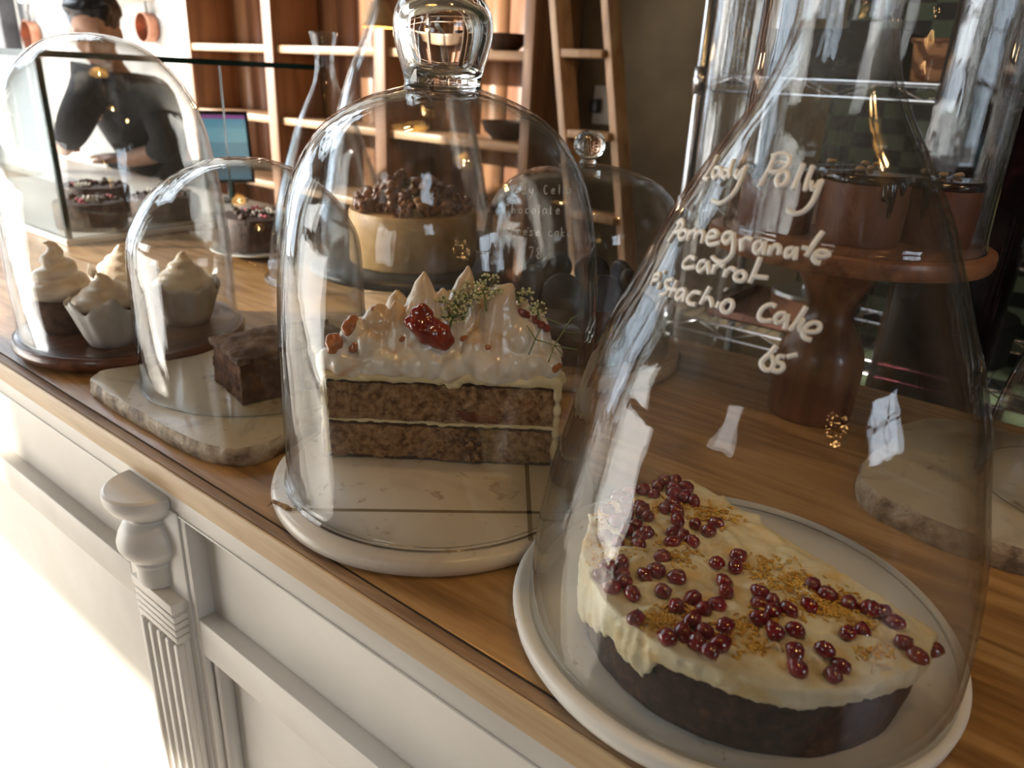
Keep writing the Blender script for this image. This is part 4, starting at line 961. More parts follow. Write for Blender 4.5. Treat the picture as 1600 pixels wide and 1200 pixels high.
cdm = thing('straight_sided_dome', CA, 'tall straight sided glass dome over the chocolate mousse cakes on the wooden stand', 'glass dome')
bell(cdm, [(0.1435, 0), (0.1425, .004), (0.1405, .02), (0.138, .10), (0.1355, .22), (0.133, .30), (0.126, .345), (0.108, .375), (0.075, .395), (0.035, .404), (0, .406)], .0035)
MOUSSE = pm('milk_chocolate_mousse', [(0.3, (0.13, 0.045, 0.022)), (0.6, (0.20, 0.074, 0.038)), (0.8, (0.28, 0.12, 0.066))], scale=30, rough=.5, bump=.5, bscale=90, bdist=.003)
GAN = pm('glossy_ganache', [(0.3, (0.010, 0.005, 0.004)), (0.7, (0.03, 0.014, 0.010))], scale=40, rough=.18, coat=.5)
NUT = pm('toasted_nut', (0.42, 0.26, 0.14), rough=.5)
def mini(x, y, label, seed, r=.036, h=.056):
    rn = random.Random(seed); t = thing('mousse_cake', (x, y, WP + .0004), label, 'cake', 'mousse cakes on the wooden stand')
    MB().rev([(0, 0), (r * .99, 0), (r, .002), (r * 1.01, h * .6), (r * .98, h), (0, h)], 48, rfun=lambda a, z: 1 + .025 * noise.noise(Vector((cos(a) * 4, sin(a) * 4, seed))) + .006 * sin(a * 13)).build('mousse', MOUSSE, t, auto=55)
    mb = MB().rev([(0, h - .002), (r * 1.0, h - .002), (r * 1.03, h + .003), (r * .95, h + .008), (0, h + .010)], 40)
    for k in range(9):
        a = rn.uniform(0, 6.28); l = rn.choice([.003, .004, .006, .010, .016, .035]); mb.blob((r * 1.01 * cos(a), r * 1.01 * sin(a), h + .002 - l / 2), (.0042, .0034, .004 + l / 2), 2, Matrix.Rotation(a + pi / 2, 3, 'Z'))
    remesh(mb.build('ganache_drip', GAN, t), .0020, 2)
    for k in range(3):
        a = rn.uniform(0, 6.28); q = r * .75 * sqrt(rn.random()); MB().blob((q * cos(a), q * sin(a), h + .0125), (.0055, .0042, .0030), 2, Matrix.Rotation(a, 3, 'Z'), .3, 2, k).build('nut_piece', NUT, t)
mini(.892, .305, 'chocolate mousse cake with dark glaze at the left end of the wooden stand', 1, .042, .062)
mini(.895, .211, 'chocolate mousse cake with dripping dark glaze at the front middle of the wooden stand', 2, .0445, .066)
mini(.963, .148, 'chocolate mousse cake at the right end of the wooden stand', 3, .042, .062)
mini(1.004, .258, 'chocolate mousse cake at the back of the wooden stand', 4, .042, .062)

# ------------------------------------------------------------------ right hand stone slab with another glass cover
slab('stone_slab', [(.716, .098), (.745, .122), (.80, .128), (.86, .118), (.915, .118), (.968, .088), (.985, .02), (.96, -.08), (.88, -.14), (.78, -.13), (.715, -.06), (.700, .02), (.706, .065)], .026, 0.0, 'rough edged cream stone slab at the right end of the worktop')
GA = (.868, -.068, .0266)
gd = thing('low_dome', GA, 'glass dome on the stone slab at the right end of the worktop', 'glass dome')
bell(gd, [(0.105, 0), (0.1045, .01), (0.103, .06), (0.097, .11), (0.086, .15), (0.066, .18), (0.040, .195), (0.015, .201), (0, .202)], .003)

# ------------------------------------------------------------------ glass display case on the far part of the worktop
EDGE = pm('dark_green_glass_edge', [(0.3, (0.004, 0.020, 0.018)), (0.7, (0.010, 0.040, 0.034))], scale=20, rough=.15)
GX0, GX1, GY0, GY1, GZ = 0.667, 1.070, 1.735, 2.75, 0.375
gc = thing('display_case', (GX0, GY0, 0), 'glass display case with dark green pane edges holding chocolate cakes', 'display case')
def pane(name, x0, x1, y0, y1, z0, z1, ax):
    "sheet of glass: clear faces, dark green cut edges"
    o = MB().box(x0 - GX0, x1 - GX0, y0 - GY0, y1 - GY0, z0, z1).build(name, [PANE, EDGE], gc, smooth=False)
    for p in o.data.polygons:
        if abs(p.normal[ax]) < .5: p.material_index = 1
    return o
pane('front_pane', GX0, GX1, GY0, GY0 + .008, .014, GZ, 1)
pane('side_pane', GX0, GX0 + .008, GY0 + .0085, GY1, .014, GZ, 0)
pane('end_pane', GX0, GX1, GY1 + .0005, GY1 + .008, .014, GZ, 1)
pane('top_pane', GX0 - .004, GX1 + .285, GY0 - .012, GY1 + .012, GZ + .0005, GZ + .013, 2)
CASEB = pm('white_case_base', (0.72, 0.72, 0.72), rough=.3)
MB().box(-.006, GX1 - GX0, -.006, GY1 - GY0 + .01, .0005, .0135).build('base', CASEB, gc, bevel=.002)
MB().box(.002, .012, .002, .012, .014, GZ).build('corner_bead', EDGE, gc, smooth=False)
choc_cake(.770, 1.845, .0138, .075, .060, 'dark chocolate cake with pink and pale flowers, front left in the display case', 5, False)
choc_cake(.960, 1.86, .0138, .080, .055, 'dark chocolate cake with white flowers, nearest the till in the display case', 6, False)
choc_cake(.865, 2.035, .0138, .082, .066, 'plain chocolate cake standing behind the others in the display case', 8, False)

# ------------------------------------------------------------------ back work table, till screen, person
TABLET = pm('white_table_top', (0.74, 0.73, 0.70), rough=.35)
wt2 = thing('work_table', (1.25, 3.0, FLOOR_Z), 'white topped work table behind the counter in bright sun', 'table')
MB().box(-.155, .16, -.95, 1.3, .90, .925).build('table_top', TABLET, wt2, bevel=.004)
for sx in (-.13, .13):
    for sy in (-.9, 1.25): MB().box(sx - .025, sx + .025, sy - .025, sy + .025, .0005, .8995).build('leg', PAINT, wt2, smooth=False)
BLACK = pm('black_plastic', (0.012, 0.012, 0.013), rough=.4)
def screen_mat():
    mt, t, out = nt('lit_till_screen'); b = t.nodes.new('ShaderNodeBsdfPrincipled'); lk(t, b.outputs[0], out.inputs[0])
    c = t.nodes.new('ShaderNodeTexCoord'); sp = t.nodes.new('ShaderNodeSeparateXYZ'); lk(t, c.outputs['Object'], sp.inputs[0])
    r = t.nodes.new('ShaderNodeValToRGB'); lk(t, sp.outputs[2], r.inputs[0]); e = r.color_ramp; e.interpolation = 'CONSTANT'
    els = [(0.0, (.05, .13, .17)), (.045, (.10, .25, .29)), (.06, (.05, .15, .20)), (.11, (.08, .22, .27)), (.155, (.06, .18, .24)), (.182, (.16, .05, .16)), (.192, (.015, .02, .03))]
    while len(e.elements) < len(els): e.elements.new(.5)
    for q, (p, cc_) in zip(e.elements, els): q.position = p; q.color = (*cc_, 1)
    b.inputs['Base Color'].default_value = (.02, .02, .02, 1); lk(t, r.outputs[0], b.inputs['Emission Color']); b.inputs['Emission Strength'].default_value = .9
    b.inputs['Roughness'].default_value = .2; MATS['scr'] = mt; return mt
till = thing('till_screen', (1.352, 2.195, -.0248), 'upright black framed till screen glowing blue beside the display case', 'screen', rz=radians(-24))
MB().rev([(0, 0.0005), (.05, .0005), (.05, .006), (.012, .010), (.010, .06), (0, .06)], 32).build('foot', BLACK, till, auto=50)
Mx = Matrix.Rotation(radians(-12), 4, 'X')
MB().box(-.078, .078, .0, .014, .055, .275, Mx).build('bezel', BLACK, till, bevel=.003)
sco = MB().box(-.067, .067, -.0012, .0005, 0, .196).build('screen', screen_mat(), till, smooth=False); sco.matrix_basis = Mx @ Matrix.Translation((0, 0, .066))

SKIN = pm('skin', [(0.3, (0.36, 0.19, 0.12)), (0.7, (0.46, 0.26, 0.17))], scale=30, rough=.5, sss=.1)
HAIR = pm('dark_hair', [(0.3, (0.006, 0.005, 0.006)), (0.7, (0.022, 0.018, 0.018))], scale=90, stretch=(1, 1, .15), rough=.35)
SHIRT = pm('black_shirt', [(0.3, (0.014, 0.015, 0.018)), (0.7, (0.03, 0.03, 0.034))], scale=60, rough=.8, bump=.3)
TROUS = pm('dark_trousers', (0.02, 0.02, 0.025), rough=.85)
ph = far(148, 48, 3.3)                                                   # middle of the head
pel = Vector((1.66, 3.22, FLOOR_Z + .90))
person = tag(empty('person', (1.66, 3.22, FLOOR_Z)), 'person with dark hair in a black shirt leaning over the white work table', 'person')
pb = Vector(person.location)
def skin_mesh(name, verts, edges, mat, parent, sub=2, root=0):
    me = bpy.data.meshes.new(name); me.from_pydata([tuple(Vector(v_[0]) - pb) for v_ in verts], edges, []); o = bpy.data.objects.new(name, me); COL.objects.link(o)
    o.parent = parent; me.materials.append(mat)
    sk = o.modifiers.new('skin', 'SKIN'); ss = o.modifiers.new('sub', 'SUBSURF'); ss.levels = sub; ss.render_levels = sub
    for i, v_ in enumerate(verts):
        r = v_[1]; r = r if isinstance(r, tuple) else (r, r); me.skin_vertices[0].data[i].radius = r; me.skin_vertices[0].data[i].use_root = (i == root)
    bake(o); o.data.polygons.foreach_set('use_smooth', [True] * len(o.data.polygons)); return o
face_dir = (Vector(CAM) - ph); face_dir.z = 0; face_dir = (face_dir.normalized() * .9 + Vector((0, 0, -.42)) + Vector((-.15, .2, 0))).normalized()
side = face_dir.cross(Vector((0, 0, 1))).normalized(); upv = side.cross(face_dir).normalized()
shl = far(140, 138, 3.30); shr = far(246, 152, 3.28); chest = (shl + shr) / 2 + Vector((.05, .04, -.10)); neck = far(168, 106, 3.36); nk2 = ph - face_dir * .035 - upv * .07
elb = far(112, 205, 3.22); hnd = at(100, 236, z=.012); elr = far(262, 235, 3.18); hnr = at(190, 252, z=.012)
waist = chest * .45 + pel * .55 + Vector((.02, .02, .02))
knl = Vector((1.66, 3.32, FLOOR_Z + .48)); knr = Vector((1.70, 3.10, FLOOR_Z + .48)); ftl = Vector((1.72, 3.34, FLOOR_Z + .09)); ftr = Vector((1.76, 3.08, FLOOR_Z + .09))
hipl = pel + Vector((0, .09, -.05)); hipr = pel + Vector((.02, -.09, -.05))
V = [(pel, .135), (waist, .125), (chest, (.15, .12)), (neck, .06), (nk2, .055), (shl, .07), (elb, .045), (elb * .35 + hnd * .65, .036), (hnd, .026), (shr, .07), (elr, .045), (elr * .35 + hnr * .65, .036), (hnr, .026), (hipl, .095), (knl, .062), (ftl, .045), (hipr, .095), (knr, .062), (ftr, .045)]
E = [(0, 1), (1, 2), (2, 3), (3, 4), (2, 5), (5, 6), (6, 7), (7, 8), (2, 9), (9, 10), (10, 11), (11, 12), (0, 13), (13, 14), (14, 15), (0, 16), (16, 17), (17, 18)]
body = skin_mesh('body', V, E, SKIN, person)
# head, features and hands are melted into the one body surface
hm = MB()
def hp(a, b, c): q = ph + side * a + face_dir * b + upv * c - pb; return q
Rh = Matrix((side, face_dir, upv)).transposed()
hm.blob(hp(0, -.012, .02), (.076, .096, .10), 3, Rh); hm.blob(hp(0, .02, -.05), (.058, .066, .066), 3, Rh); hm.blob(hp(0, .055, -.095), (.030, .025, .022), 2, Rh)
hm.tube([hp(0, .080, .012), hp(0, .098, -.018), hp(0, .104, -.034)], [.009, .011, .013], 8); hm.blob(hp(0, .092, -.036), (.017, .012, .010), 2, Rh)
for sx in (-1, 1):
    hm.blob(hp(.032 * sx, .072, .026), (.022, .012, .008), 2, Rh); hm.blob(hp(.078 * sx, -.01, -.012), (.010, .020, .032), 2, Rh); hm.blob(hp(.038 * sx, .055, -.03), (.022, .02, .02), 2, Rh)
hm.blob(hp(0, .078, -.064), (.024, .010, .0055), 2, Rh); hm.blob(hp(0, .076, -.076), (.020, .010, .006), 2, Rh)
def fingers(mb, wrist, elbow, flip):
    d = (wrist - elbow); d.z = 0; d = d.normalized(); s_ = Vector((-d.y, d.x, 0)) * flip; W = wrist - pb; W.z = wrist.z - pb.z
    mb.blob(W + d * .045 + Vector((0, 0, .004)), (.046, .040, .016), 2, Matrix((d, s_, Vector((0, 0, 1)))).transposed())
    for k, ln in enumerate((.062, .074, .078, .070)):
        o_ = (k - 1.5) * .0185; b0 = W + d * .078 + s_ * o_ + Vector((0, 0, .006)); dd = (d + s_ * o_ * 3.2).normalized()
        mb.tube([b0, b0 + dd * ln * .4 + Vector((0, 0, .007)), b0 + dd * ln * .75 + Vector((0, 0, .001)), b0 + dd * ln + Vector((0, 0, -.008))], [.0092, .0086, .0078, .0056], 8)
    b0 = W + d * .03 - s_ * .034; mb.tube([b0, b0 + d * .022 - s_ * .024, b0 + d * .052 - s_ * .032 + Vector((0, 0, -.004))], [.0115, .0105, .0075], 8)
fingers(hm, hnd, elb, 1); fingers(hm, hnr, elr, -1)
for fo in (ftl, ftr): hm.blob(fo - pb + Vector((-.06, 0, -.045)), (.115, .045, .042), 2)
tmp = hm.build('tmp', SKIN)
bm = bmesh.new(); bm.from_mesh(body.data); bm.from_mesh(tmp.data); bm.to_mesh(body.data); bm.free(); bpy.data.objects.remove(tmp)
remesh(body, .0075, 2); 
EYEW = pm('eye_white', (.7, .68, .65), rough=.2); EYED = pm('dark_iris', (.02, .012, .01), rough=.1)
for sx in (-1, 1):
    e = MB().blob(hp(.032 * sx, .077, .008), .0125, 2).build('eye', EYEW, person); MB().blob(hp(.032 * sx, .0868, .006), .0055, 2).build('iris', EYED, e)
MB().blob(hp(0, .082, -.069), (.021, .0075, .0035), 2, Rh).build('lips', pm('lip', (.34, .12, .10), rough=.4), person)
hr = MB(); rnd = random.Random(4)
hr.blob(hp(0, -.03, .045), (.088, .100, .092), 3, Rh)
for k in range(60):
    a = rnd.uniform(-1.5, 1.5); b = rnd.uniform(-.2, 1.3); c0 = hp(.080 * sin(a) * cos(b), -.03 - .085 * cos(a) * cos(b) * .9, .045 + .085 * sin(b)); hr.blob(c0, (.022, .022, .026), 1, Rh)
for k in range(12):
    a = -1.1 + 2.2 * k / 11; hr.blob(hp(.070 * sin(a), .042 * cos(a), .088), (.020, .022, .020), 1, Rh)
ho = hr.build('hair', HAIR, person); remesh(ho, .007, 2, .003, 50)
def shell(name, mat, verts, edges): return skin_mesh(name, verts, edges, mat, person)
g = .012
shell('shirt', SHIRT, [(pel + Vector((0, 0, .03)), .150), (waist, .142), (chest, (.168, .138)), (neck * .75 + chest * .25, .085), (shl, .085), (elb, .060), (elb * .6 + hnd * .4, .052), (shr, .085), (elr, .060), (elr * .6 + hnr * .4, .052)], [(0, 1), (1, 2), (2, 3), (2, 4), (4, 5), (5, 6), (2, 7), (7, 8), (8, 9)])
shell('trousers', TROUS, [(pel + Vector((0, 0, .01)), .147), (hipl, .108), (knl, .076), (ftl + Vector((0, 0, .05)), .060), (hipr, .108), (knr, .076), (ftr + Vector((0, 0, .05)), .060)], [(0, 1), (1, 2), (2, 3), (0, 4), (4, 5), (5, 6)])

# ------------------------------------------------------------------ wall behind: bookcase, ladder shelf, copper pans, pendant lamp
PINE = wood('orange_pine', (0.17, 0.075, 0.034), (0.26, 0.125, 0.058), (0.34, 0.175, 0.085), 'Z', scale=.35, rough=.4, coat=.1)
PINED = wood('orange_pine_backing', (0.10, 0.038, 0.017), (0.17, 0.068, 0.030), (0.23, 0.10, 0.045), 'Z', scale=.45, rough=.5)
PINEY = wood('orange_pine_shelf', (0.30, 0.17, 0.09), (0.44, 0.27, 0.15), (0.52, 0.34, 0.20), 'Y', scale=.35, rough=.4)
bx0, bx1 = 2.30, 2.60; by_l, by_r = 4.02, 1.76
bk = thing('bookcase', (bx1, (by_l + by_r) / 2, FLOOR_Z), 'tall open orange pine bookcase against the back wall', 'bookcase')
o0 = Vector(bk.location)
def bb(name, x0, x1, y0, y1, z0, z1, mat, bev=.003): return MB().box(x0 - o0.x, x1 - o0.x, y0 - o0.y, y1 - o0.y, z0 - o0.z, z1 - o0.z).build(name, mat, bk, bevel=bev)
ZB, ZT = FLOOR_Z + .001, 1.35
divs = [by_l, 3.285, 2.52, by_r]
for y in (by_l, by_r): bb('side_panel', bx0, bx1, y - .022, y + .022, ZB, ZT, PINE)
for y in divs[1:-1]:
    bb('divider', bx0 + .004, bx1 - .03, y - .016, y + .016, ZB, ZT, PINE); bb('face_strip', bx0 - .018, bx0 + .0035, y - .034, y + .034, ZB, ZT, PINE)
for (a, b) in zip(divs[:-1], divs[1:]):
    for z in (.455, .135, -.185, -.505, -.82, .80, 1.14):
        bb('shelf', bx0 + .008, bx1 - .031, b + .0235, a - .0235, z - .016, z + .016, PINEY)
    n = 5
    for i in range(n):
        y0 = b + (a - b) * i / n; y1 = b + (a - b) * (i + 1) / n; bb('back_board', bx1 - .03, bx1 - .018 + .006 * (i % 2), y0 + .001, y1 - .001, ZB, ZT, PINED if i % 2 else PINE, 0)
bb('top_board', bx0 - .01, bx1, by_r - .03, by_l + .03, ZT + .0005, ZT + .03, PINE)
def bowl(y, z, r, label, mat, x=2.44):
    o = MB().rev([(0, 0), (r * .5, 0), (r * .85, r * .3), (r, r * .7), (r * .96, r * .7), (r * .8, r * .32), (0, r * .08)], 36).build('bowl', mat, loc=(x, y, z), auto=50); return tag(o, label, 'bowl')
DARKW = pm('dark_bowl', [(0.3, (.02, .01, .008)), (0.7, (.06, .03, .02))], scale=20, rough=.5)
bowl(1.98, .4712, .09, 'dark wooden bowl on the upper shelf at the right end of the bookcase', DARKW)
bowl(1.96, .1512, .10, 'dark wooden bowl on the middle shelf at the right end of the bookcase', DARKW)
# ladder shelf
LADW = wood('pale_ladder_timber', (0.34, 0.18, 0.085), (0.50, 0.29, 0.145), (0.60, 0.38, 0.21), 'Z', scale=.4, rough=.5)
ls = thing('ladder_shelf', (2.2, 1.5, FLOOR_Z), 'leaning wooden ladder shelf beside the bookcase', 'ladder')
def beam(mb, a, b, wx, wy):
    a, b = Vector(a), Vector(b); d = (b - a); M = Matrix.Translation(a) @ d.to_track_quat('Z', 'Y').to_matrix().to_4x4(); return mb.box(-wx / 2, wx / 2, -wy / 2, wy / 2, 0, d.length, M)
lo0 = Vector(ls.location)
def rail(ytop, ybot, w_): 
    a = Vector((2.00, ybot, FLOOR_Z + .006)); b = Vector((2.235, ytop, 1.5)); return beam(MB(), a - lo0, b - lo0, w_, .035)
q1 = at(874, 0, x=2.15); q2 = at(893, 195, x=2.13)
sl_ = (q1.y - q2.y) / (q1.z - q2.z)
def yat(z, q): return q.y + sl_ * (z - q.z)
rail(yat(1.5, q1), yat(FLOOR_Z, q1), .062).build('rail', LADW, ls, bevel=.004); 
q3 = at(962, 100, x=2.14)
rail(yat(1.5, q3), yat(FLOOR_Z, q3), .05).build('rail', LADW, ls, bevel=.004)
for z in (.46, .225, -.02, -.27, -.52, .75, 1.05):
    x = 2.00 + .235 * (z - FLOOR_Z) / (1.5 - FLOOR_Z); ya, yb = yat(z, q1) - .02, yat(z, q3) + .015
    MB().box(x - .045 - lo0.x, x + .040 - lo0.x, yb - lo0.y, ya - lo0.y, z - .012 - lo0.z, z + .012 - lo0.z).build('step', LADW, ls, bevel=.003)
SOCK = pm('white_socket', (.55, .53, .50), rough=.4)
so2 = thing('wall_socket', (BACK_X - .001, 1.62, .30), 'white wall socket with black plug seen through the ladder shelf', 'socket')
MB().box(-.012, 0, -.045, .045, -.07, .07).build('plate', SOCK, so2, bevel=.003); MB().box(-.05, -.0125, .005, .040, -.03, .02).build('plug', BLACK, so2, bevel=.006)
po_ = at(8, 40, x=2.5)
tag(MB().box(2.44, 2.56, po_.y - .10, po_.y + .10, FLOOR_Z + .001, CEIL_Z - .001).build('timber_post', pm('dark_post', [(.3, (.05, .05, .055)), (.7, (.10, .10, .11))], scale=8, rough=.7), bevel=.006), 'dark timber post far back at the left behind the person', 'post')
sa_, sb_ = at(48, 3, x=2.5), at(212, 8, x=2.5)
tag(MB().box(2.42, 2.6195, sb_.y, sa_.y, sa_.z - .012, sa_.z + .02).build('wall_shelf', PAINT, bevel=.003), 'white wall shelf high on the whitewashed wall above the copper pans', 'shelf')
# copper pans on the whitewashed wall
COP = pm('copper', [(0.3, (0.36, 0.16, 0.10)), (0.7, (0.48, 0.24, 0.16))], scale=18, rough=.38, metal=.75)
IRON = pm('dark_iron', (.03, .028, .026), rough=.5, metal=.5)
def pan(px, py, r, label, hl, tilt=0.0):
    p = at(px, py, x=BACK_X - .002); t = thing('copper_pan', p, label, 'pan', rz=0)
    R = Matrix.Rotation(-pi / 2, 4, 'Y')
    mb = MB().rev([(0, 0), (r * .8, .0), (r, .012), (r * 1.02, .075), (r * .98, .075), (r * .95, .014), (0, .006)], 40)
    for i, v_ in enumerate(mb.v): mb.v[i] = tuple(R @ Vector(v_))
    mb.build('pan', COP, t, auto=50); MB().tube([(-.03, 0, r * .95), (-.035, 0, r + hl * .5), (-.02, 0, r + hl)], [.012, .009, .012], 8, .4).build('handle', IRON, t)
    return t
pan(240, 44, .085, 'copper pan hanging by its handle on the white wall left of the bookcase', .16)
pan(58, 56, .10, 'copper pan on the white wall behind the person', .12)
WARM = pm('lit_bulb', (1, .8, .5), emit=((1.0, .62, .22), 40.0))
LSH = wood('pendant_wood', (0.45, 0.22, 0.07), (0.62, 0.34, 0.12), (0.72, 0.44, 0.18), 'Z', scale=.4, rough=.5)
BRS = pm('brass_shade', [(0.3, (0.55, 0.40, 0.18)), (0.7, (0.66, 0.50, 0.25))], scale=12, rough=.3, metal=.9)
def pendant(loc, r, hgt, label, shade, power):
    t = thing('pendant_lamp', loc, label, 'pendant lamp'); 
    MB().rev([(r * .28, hgt), (r * .5, hgt * .92), (r * .85, hgt * .45), (r, 0), (r * .985, 0), (r * .82, hgt * .44), (r * .47, hgt * .89), (r * .26, hgt * .96)], 48).build('shade', shade, t)
    MB().rev([(0, hgt * .9), (r * .26, hgt * .9), (r * .26, hgt * 1.15), (.012, hgt * 1.3), (0, hgt * 1.3)], 24).build('holder', IRON, t, auto=40)
    MB().blob((0, 0, hgt * .45), (.026, .026, .034), 3).build('bulb', WARM, t); MB().tube([(0, 0, hgt * 1.28), (0, 0, CEIL_Z - loc[2] - .001)], .0035, 8).build('cord', IRON, t)
    l = bpy.data.lights.new('bulb_light', 'POINT'); l.energy = power; l.color = (1.0, .66, .32); l.shadow_soft_size = .03
    lo_ = bpy.data.objects.new('bulb_light', l); COL.objects.link(lo_); lo_.location = (loc[0], loc[1], loc[2] - .02)
pp = far(593, 43, 2.9)
pendant((pp.x, pp.y, pp.z), .058, .085, 'small glowing wooden pendant lamp seen through the bell dome', LSH, 2.0)
pendant((.28, -.09, 1.2), .15, .07, 'wide brass pendant lamp in front of the counter above the near bell dome', BRS, 3.0)
pendant((.62, -.75, 1.18), .16, .07, 'wide brass pendant lamp above the right end of the counter', BRS, 3.0)
pendant((.40, .75, 1.25), .15, .07, 'wide brass pendant lamp above the middle of the counter', BRS, 3.0)

# ------------------------------------------------------------------ wire rack with its load, back bench with two tall vases
CHROME = pm('chrome_wire', (.62, .62, .64), rough=.25, metal=1.0)
ra = thing('wire_rack', (1.95, .0, FLOOR_Z), 'chrome wire shelving rack against the tiled wall', 'rack'); r0 = Vector(ra.location)
RX0, RX1, RY0, RY1 = 1.75, 2.20, -.95, .825
for x in (RX0, RX1):
    for y in (RY0, RY1):
        po = MB().tube([Vector((x, y, FLOOR_Z + .001)) - r0, Vector((x, y, 1.25)) - r0], .0125, 14).build('post', CHROME, ra)
        if y == RY1:
            for z in (-.185, .10, .395, .70): MB().tube([Vector((x, y, z - .03)) - r0, Vector((x, y, z + .03)) - r0], .018, 14).build('collar', IRON if x == RX1 else CHROME, po)
RZ = [-.185, .10, .395, .70, -.55]
for z in RZ:
    fr_ = MB()
    for x in (RX0, RX1):
        for dz in (.012, -.020): fr_.tube([Vector((x, RY0, z + dz)) - r0, Vector((x, RY1, z + dz)) - r0], .0035, 6)
        n = 22; zz = [Vector((x, RY0 + (RY1 - RY0) * i / n, z + (.011 if i % 2 else -.019))) - r0 for i in range(n + 1)]; fr_.tube(zz, .0022, 5)
    for y in (RY0, RY1): fr_.tube([Vector((RX0, y, z)) - r0, Vector((RX1, y, z)) - r0], .0035, 6)
    for i in range(1, 56): y = RY0 + (RY1 - RY0) * i / 56; fr_.tube([Vector((RX0, y, z + .013)) - r0, Vector((RX1, y, z + .013)) - r0], .0016, 4)
    fr_.build('wire_shelf', CHROME, ra)
def on_rack(z): return z + .0152
WICK = None
def wicker():
    mt, t, out = nt('wicker'); b = t.nodes.new('ShaderNodeBsdfPrincipled'); lk(t, b.outputs[0], out.inputs[0]); v_ = coords(t, (1, 1, 1))
    br = t.nodes.new('ShaderNodeTexWave'); lk(t, coords(t, (60, 60, 140)), br.inputs['Vector']); br.inputs['Scale'].default_value = 1.0; br.inputs['Distortion'].default_value = 2.0
    lk(t, ramp(t, br.outputs[1], [(0.2, (.16, .06, .025)), (.8, (.46, .22, .10))]), b.inputs['Base Color']); b.inputs['Roughness'].default_value = .7
    bp = t.nodes.new('ShaderNodeBump'); bp.inputs['Strength'].default_value = .8; bp.inputs['Distance'].default_value = .004; lk(t, br.outputs[1], bp.inputs['Height']); lk(t, bp.outputs[0], b.inputs['Normal']); return mt
WICK = wicker()
bp_ = at(1437, 120, x=1.87)
ba = thing('wicker_basket', (1.88, .345, on_rack(.395)), 'small brown wicker basket on the upper rack shelf', 'basket')
def sq(a): return 1.0 / max(abs(cos(a)), abs(sin(a))) ** .7
mb = MB().rev([(0, 0), (.052, 0), (.054, .004), (.062, .075), (.064, .079), (.060, .079), (.051, .006), (0, .006)], 64, rfun=lambda a, z: sq(a) * (1 + .012 * sin(a * 32))).build('weave', WICK, ba)
mb = MB(); mb.tube([(.065 * sq(a) * cos(a), .065 * sq(a) * sin(a), .080) for a in [2 * pi * k / 48 for k in range(49)]], .0045, 8); mb.build('rim', WICK, ba)
STEEL = pm('dull_steel', (.30, .30, .29), rough=.35, metal=.9); GREYP = pm('grey_plastic', (.26, .27, .25), rough=.5); GREENT = pm('dark_green_tub', (.04, .06, .045), rough=.5); YEL = pm('straw_box', (.42, .36, .17), rough=.7)
def tray(y, z, w_, d_, h_, label, mat, cat='tray', x=1.97):
    t = MB(); t.box(-d_ / 2, d_ / 2, -w_ / 2, w_ / 2, 0, .004)
    for a, b, c, e in ((-d_ / 2, -d_ / 2 + .004, -w_ / 2, w_ / 2), (d_ / 2 - .004, d_ / 2, -w_ / 2, w_ / 2), (-d_ / 2, d_ / 2, -w_ / 2, -w_ / 2 + .004), (-d_ / 2, d_ / 2, w_ / 2 - .004, w_ / 2)): t.box(a, b, c, e, .0, h_)
    return tag(t.build(cat, mat, loc=(x, y, on_rack(z)), smooth=False), label, cat)
def potty(y, z, r, h_, label, mat, cat='pot', x=1.93, lid=None):
    t = thing(cat, (x, y, on_rack(z)), label, cat)
    MB().rev([(0, 0), (r * .94, 0), (r, .006), (r, h_), (r * 1.04, h_ + .003), (r * .97, h_ + .003), (r * .95, .008), (0, .006)], 40).build('body', mat, t, auto=50)
    if lid: MB().rev([(0, h_ + .0035), (r * 1.03, h_ + .0035), (r, h_ + .012), (r * .2, h_ + .018), (r * .18, h_ + .032), (0, h_ + .034)], 40).build('lid', lid, t, auto=50)
    return t
BROWN = pm('brown_tray', [(.3, (.07, .025, .02)), (.7, (.12, .05, .035))], scale=20, rough=.4)
tray(.60, -.185, .30, .34, .022, 'dark red brown baking tray at the left end of the middle rack shelf', BROWN)
potty(.53, -.185 + .0235, .085, .055, 'copper coloured pan sitting in the baking tray on the rack', COP, 'pot', 1.90, STEEL)
potty(.18, -.185, .10, .10, 'large dark pot on the middle rack shelf behind the pedestal', IRON, 'pot', 1.92, IRON)
tray(-.25, -.185, .36, .34, .05, 'grey steel tray at the right of the middle rack shelf', STEEL)
tray(.52, .10, .34, .34, .06, 'dark green tub at the left of the rack shelf behind the cake stand', GREENT, 'tub')
potty(.16, .10, .07, .11, 'steel canister on the rack shelf behind the mousse cakes', STEEL, 'canister', 1.90, STEEL)
tray(-.02, .10, .12, .20, .09, 'straw coloured box on the rack shelf behind the cake dome', YEL, 'box')
potty(-.18, .10, .06, .14, 'dark canister on the rack shelf near the right edge', IRON, 'canister', 1.88, IRON)
tray(.58, .395, .30, .32, .10, 'black crate on the upper rack shelf', BLACK, 'crate')
potty(.185, .395, .05, .12, 'steel canister on the upper rack shelf next to the basket', STEEL, 'canister', 1.9, STEEL)
tray(.03, .395, .14, .2, .05, 'straw coloured box on the upper rack shelf', YEL, 'box')
tray(.40, .70, .42, .36, .05, 'pale grey tray on the top rack shelf', GREYP)
tray(.10, -.55, .5, .36, .12, 'dark green tub on the lowest rack shelf', GREENT, 'tub')
bn = thing('back_bench', (1.36, .38, FLOOR_Z), 'dark bench behind the counter carrying the tall vases', 'bench')
MB().box(-.17, .17, -.42, .42, .58, .62).build('bench_top', PINED, bn, bevel=.003)
for sx in (-.14, .14):
    for sy in (-.38, .38): MB().box(sx - .02, sx + .02, sy - .02, sy + .02, .0005, .5795).build('leg', PINED, bn, smooth=False)
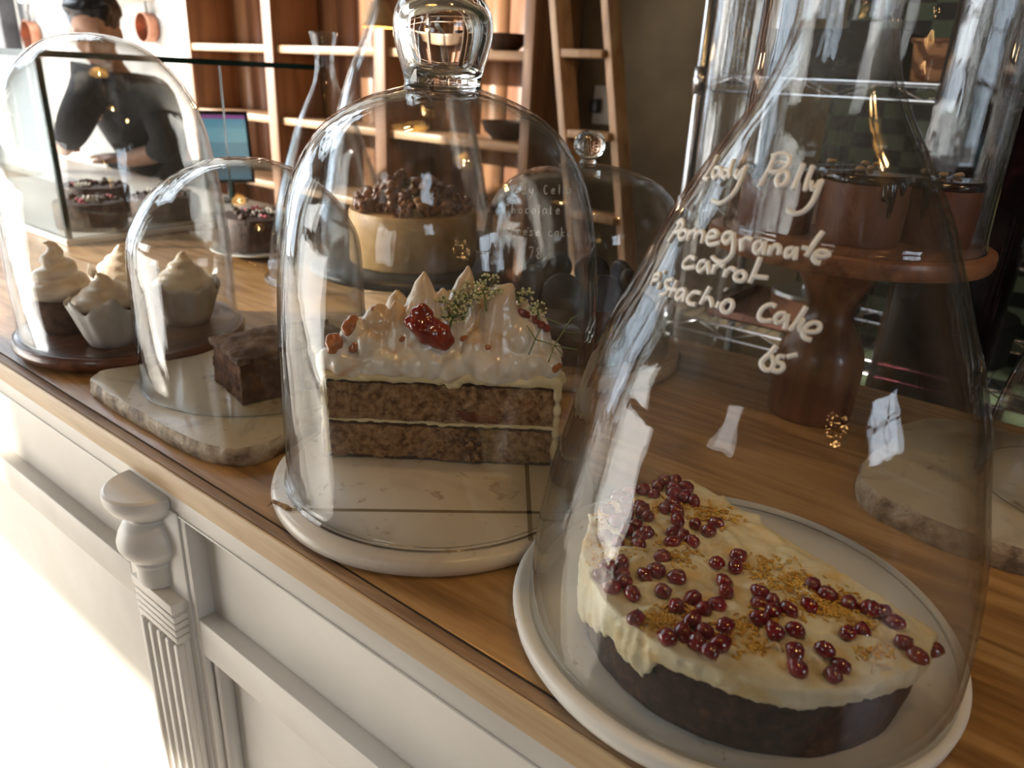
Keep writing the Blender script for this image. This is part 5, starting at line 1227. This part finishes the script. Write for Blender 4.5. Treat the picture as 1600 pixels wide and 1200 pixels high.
BZ = FLOOR_Z + .6208
v1 = thing('cylinder_vase', (1.352, .579, BZ), 'tall slim clear glass cylinder vase behind the counter, left of the wooden cake stand', 'vase')
bell(v1, [(0.043, 0.0), (0.044, 0.01), (0.044, .40), (0.044, 1.02)], .003, open_top=True, n=64, mat=thin_glass('streaky_glass', haze=.01, wobble=1.0, vstretch=.03, base=.08, nscale=75))
MB().rev([(0, .0005), (.0405, .0005), (.0405, .02), (0, .02)], 48).build('base', GLASS, v1)
v2 = thing('dark_cylinder_vase', (1.38, .166, BZ), 'tall dark plum glass cylinder vase behind the counter, right of the wooden pedestal', 'vase')
bell(v2, [(0.084, 0.0), (0.086, 0.01), (0.087, .40), (0.087, 1.02)], .004, open_top=True, n=64, mat=thin_glass('dark_plum_glass', tint=(.42, .29, .32), edge=(.10, .06, .08), haze=.006, wobble=1.0, vstretch=.03, base=.02, nscale=80))
MB().rev([(0, .0005), (.0795, .0005), (.0795, .03), (0, .03)], 48).build('base', GLASS, v2)

# ------------------------------------------------------------------ chandelier of tiny lights on the customers' side
ch = thing('chandelier', (-.62, -1.28, .62), 'chandelier of tiny warm lights hanging on the customers side of the room', 'chandelier')
BEAD = pm('tiny_lit_bead', (1, .8, .5), emit=((1.0, .55, .20), 60.0))
for r, z, n in ((.16, 0, 11), (.11, .09, 7), (.06, -.08, 5)):
    MB().tube([(r * cos(2 * pi * k / 32), r * sin(2 * pi * k / 32), z) for k in range(33)], .004, 6).build('ring', BRS, ch)
    for k in range(n):
        o = MB().blob((0, 0, 0), .0065, 1).build('bulb', BEAD, ch); o.location = (r * cos(2 * pi * k / n + z), r * sin(2 * pi * k / n + z), z + .012)
MB().tube([(0, 0, -.08), (0, 0, CEIL_Z - .62 - .001)], .004, 8).build('stem', BRS, ch)
for r, z in ((.16, 0), (.11, .09), (.06, -.08)):
    for k in range(3): a = 2 * pi * k / 3; MB().tube([(0, 0, z + .03), (r * cos(a), r * sin(a), z)], .0025, 5).build('arm', BRS, ch)
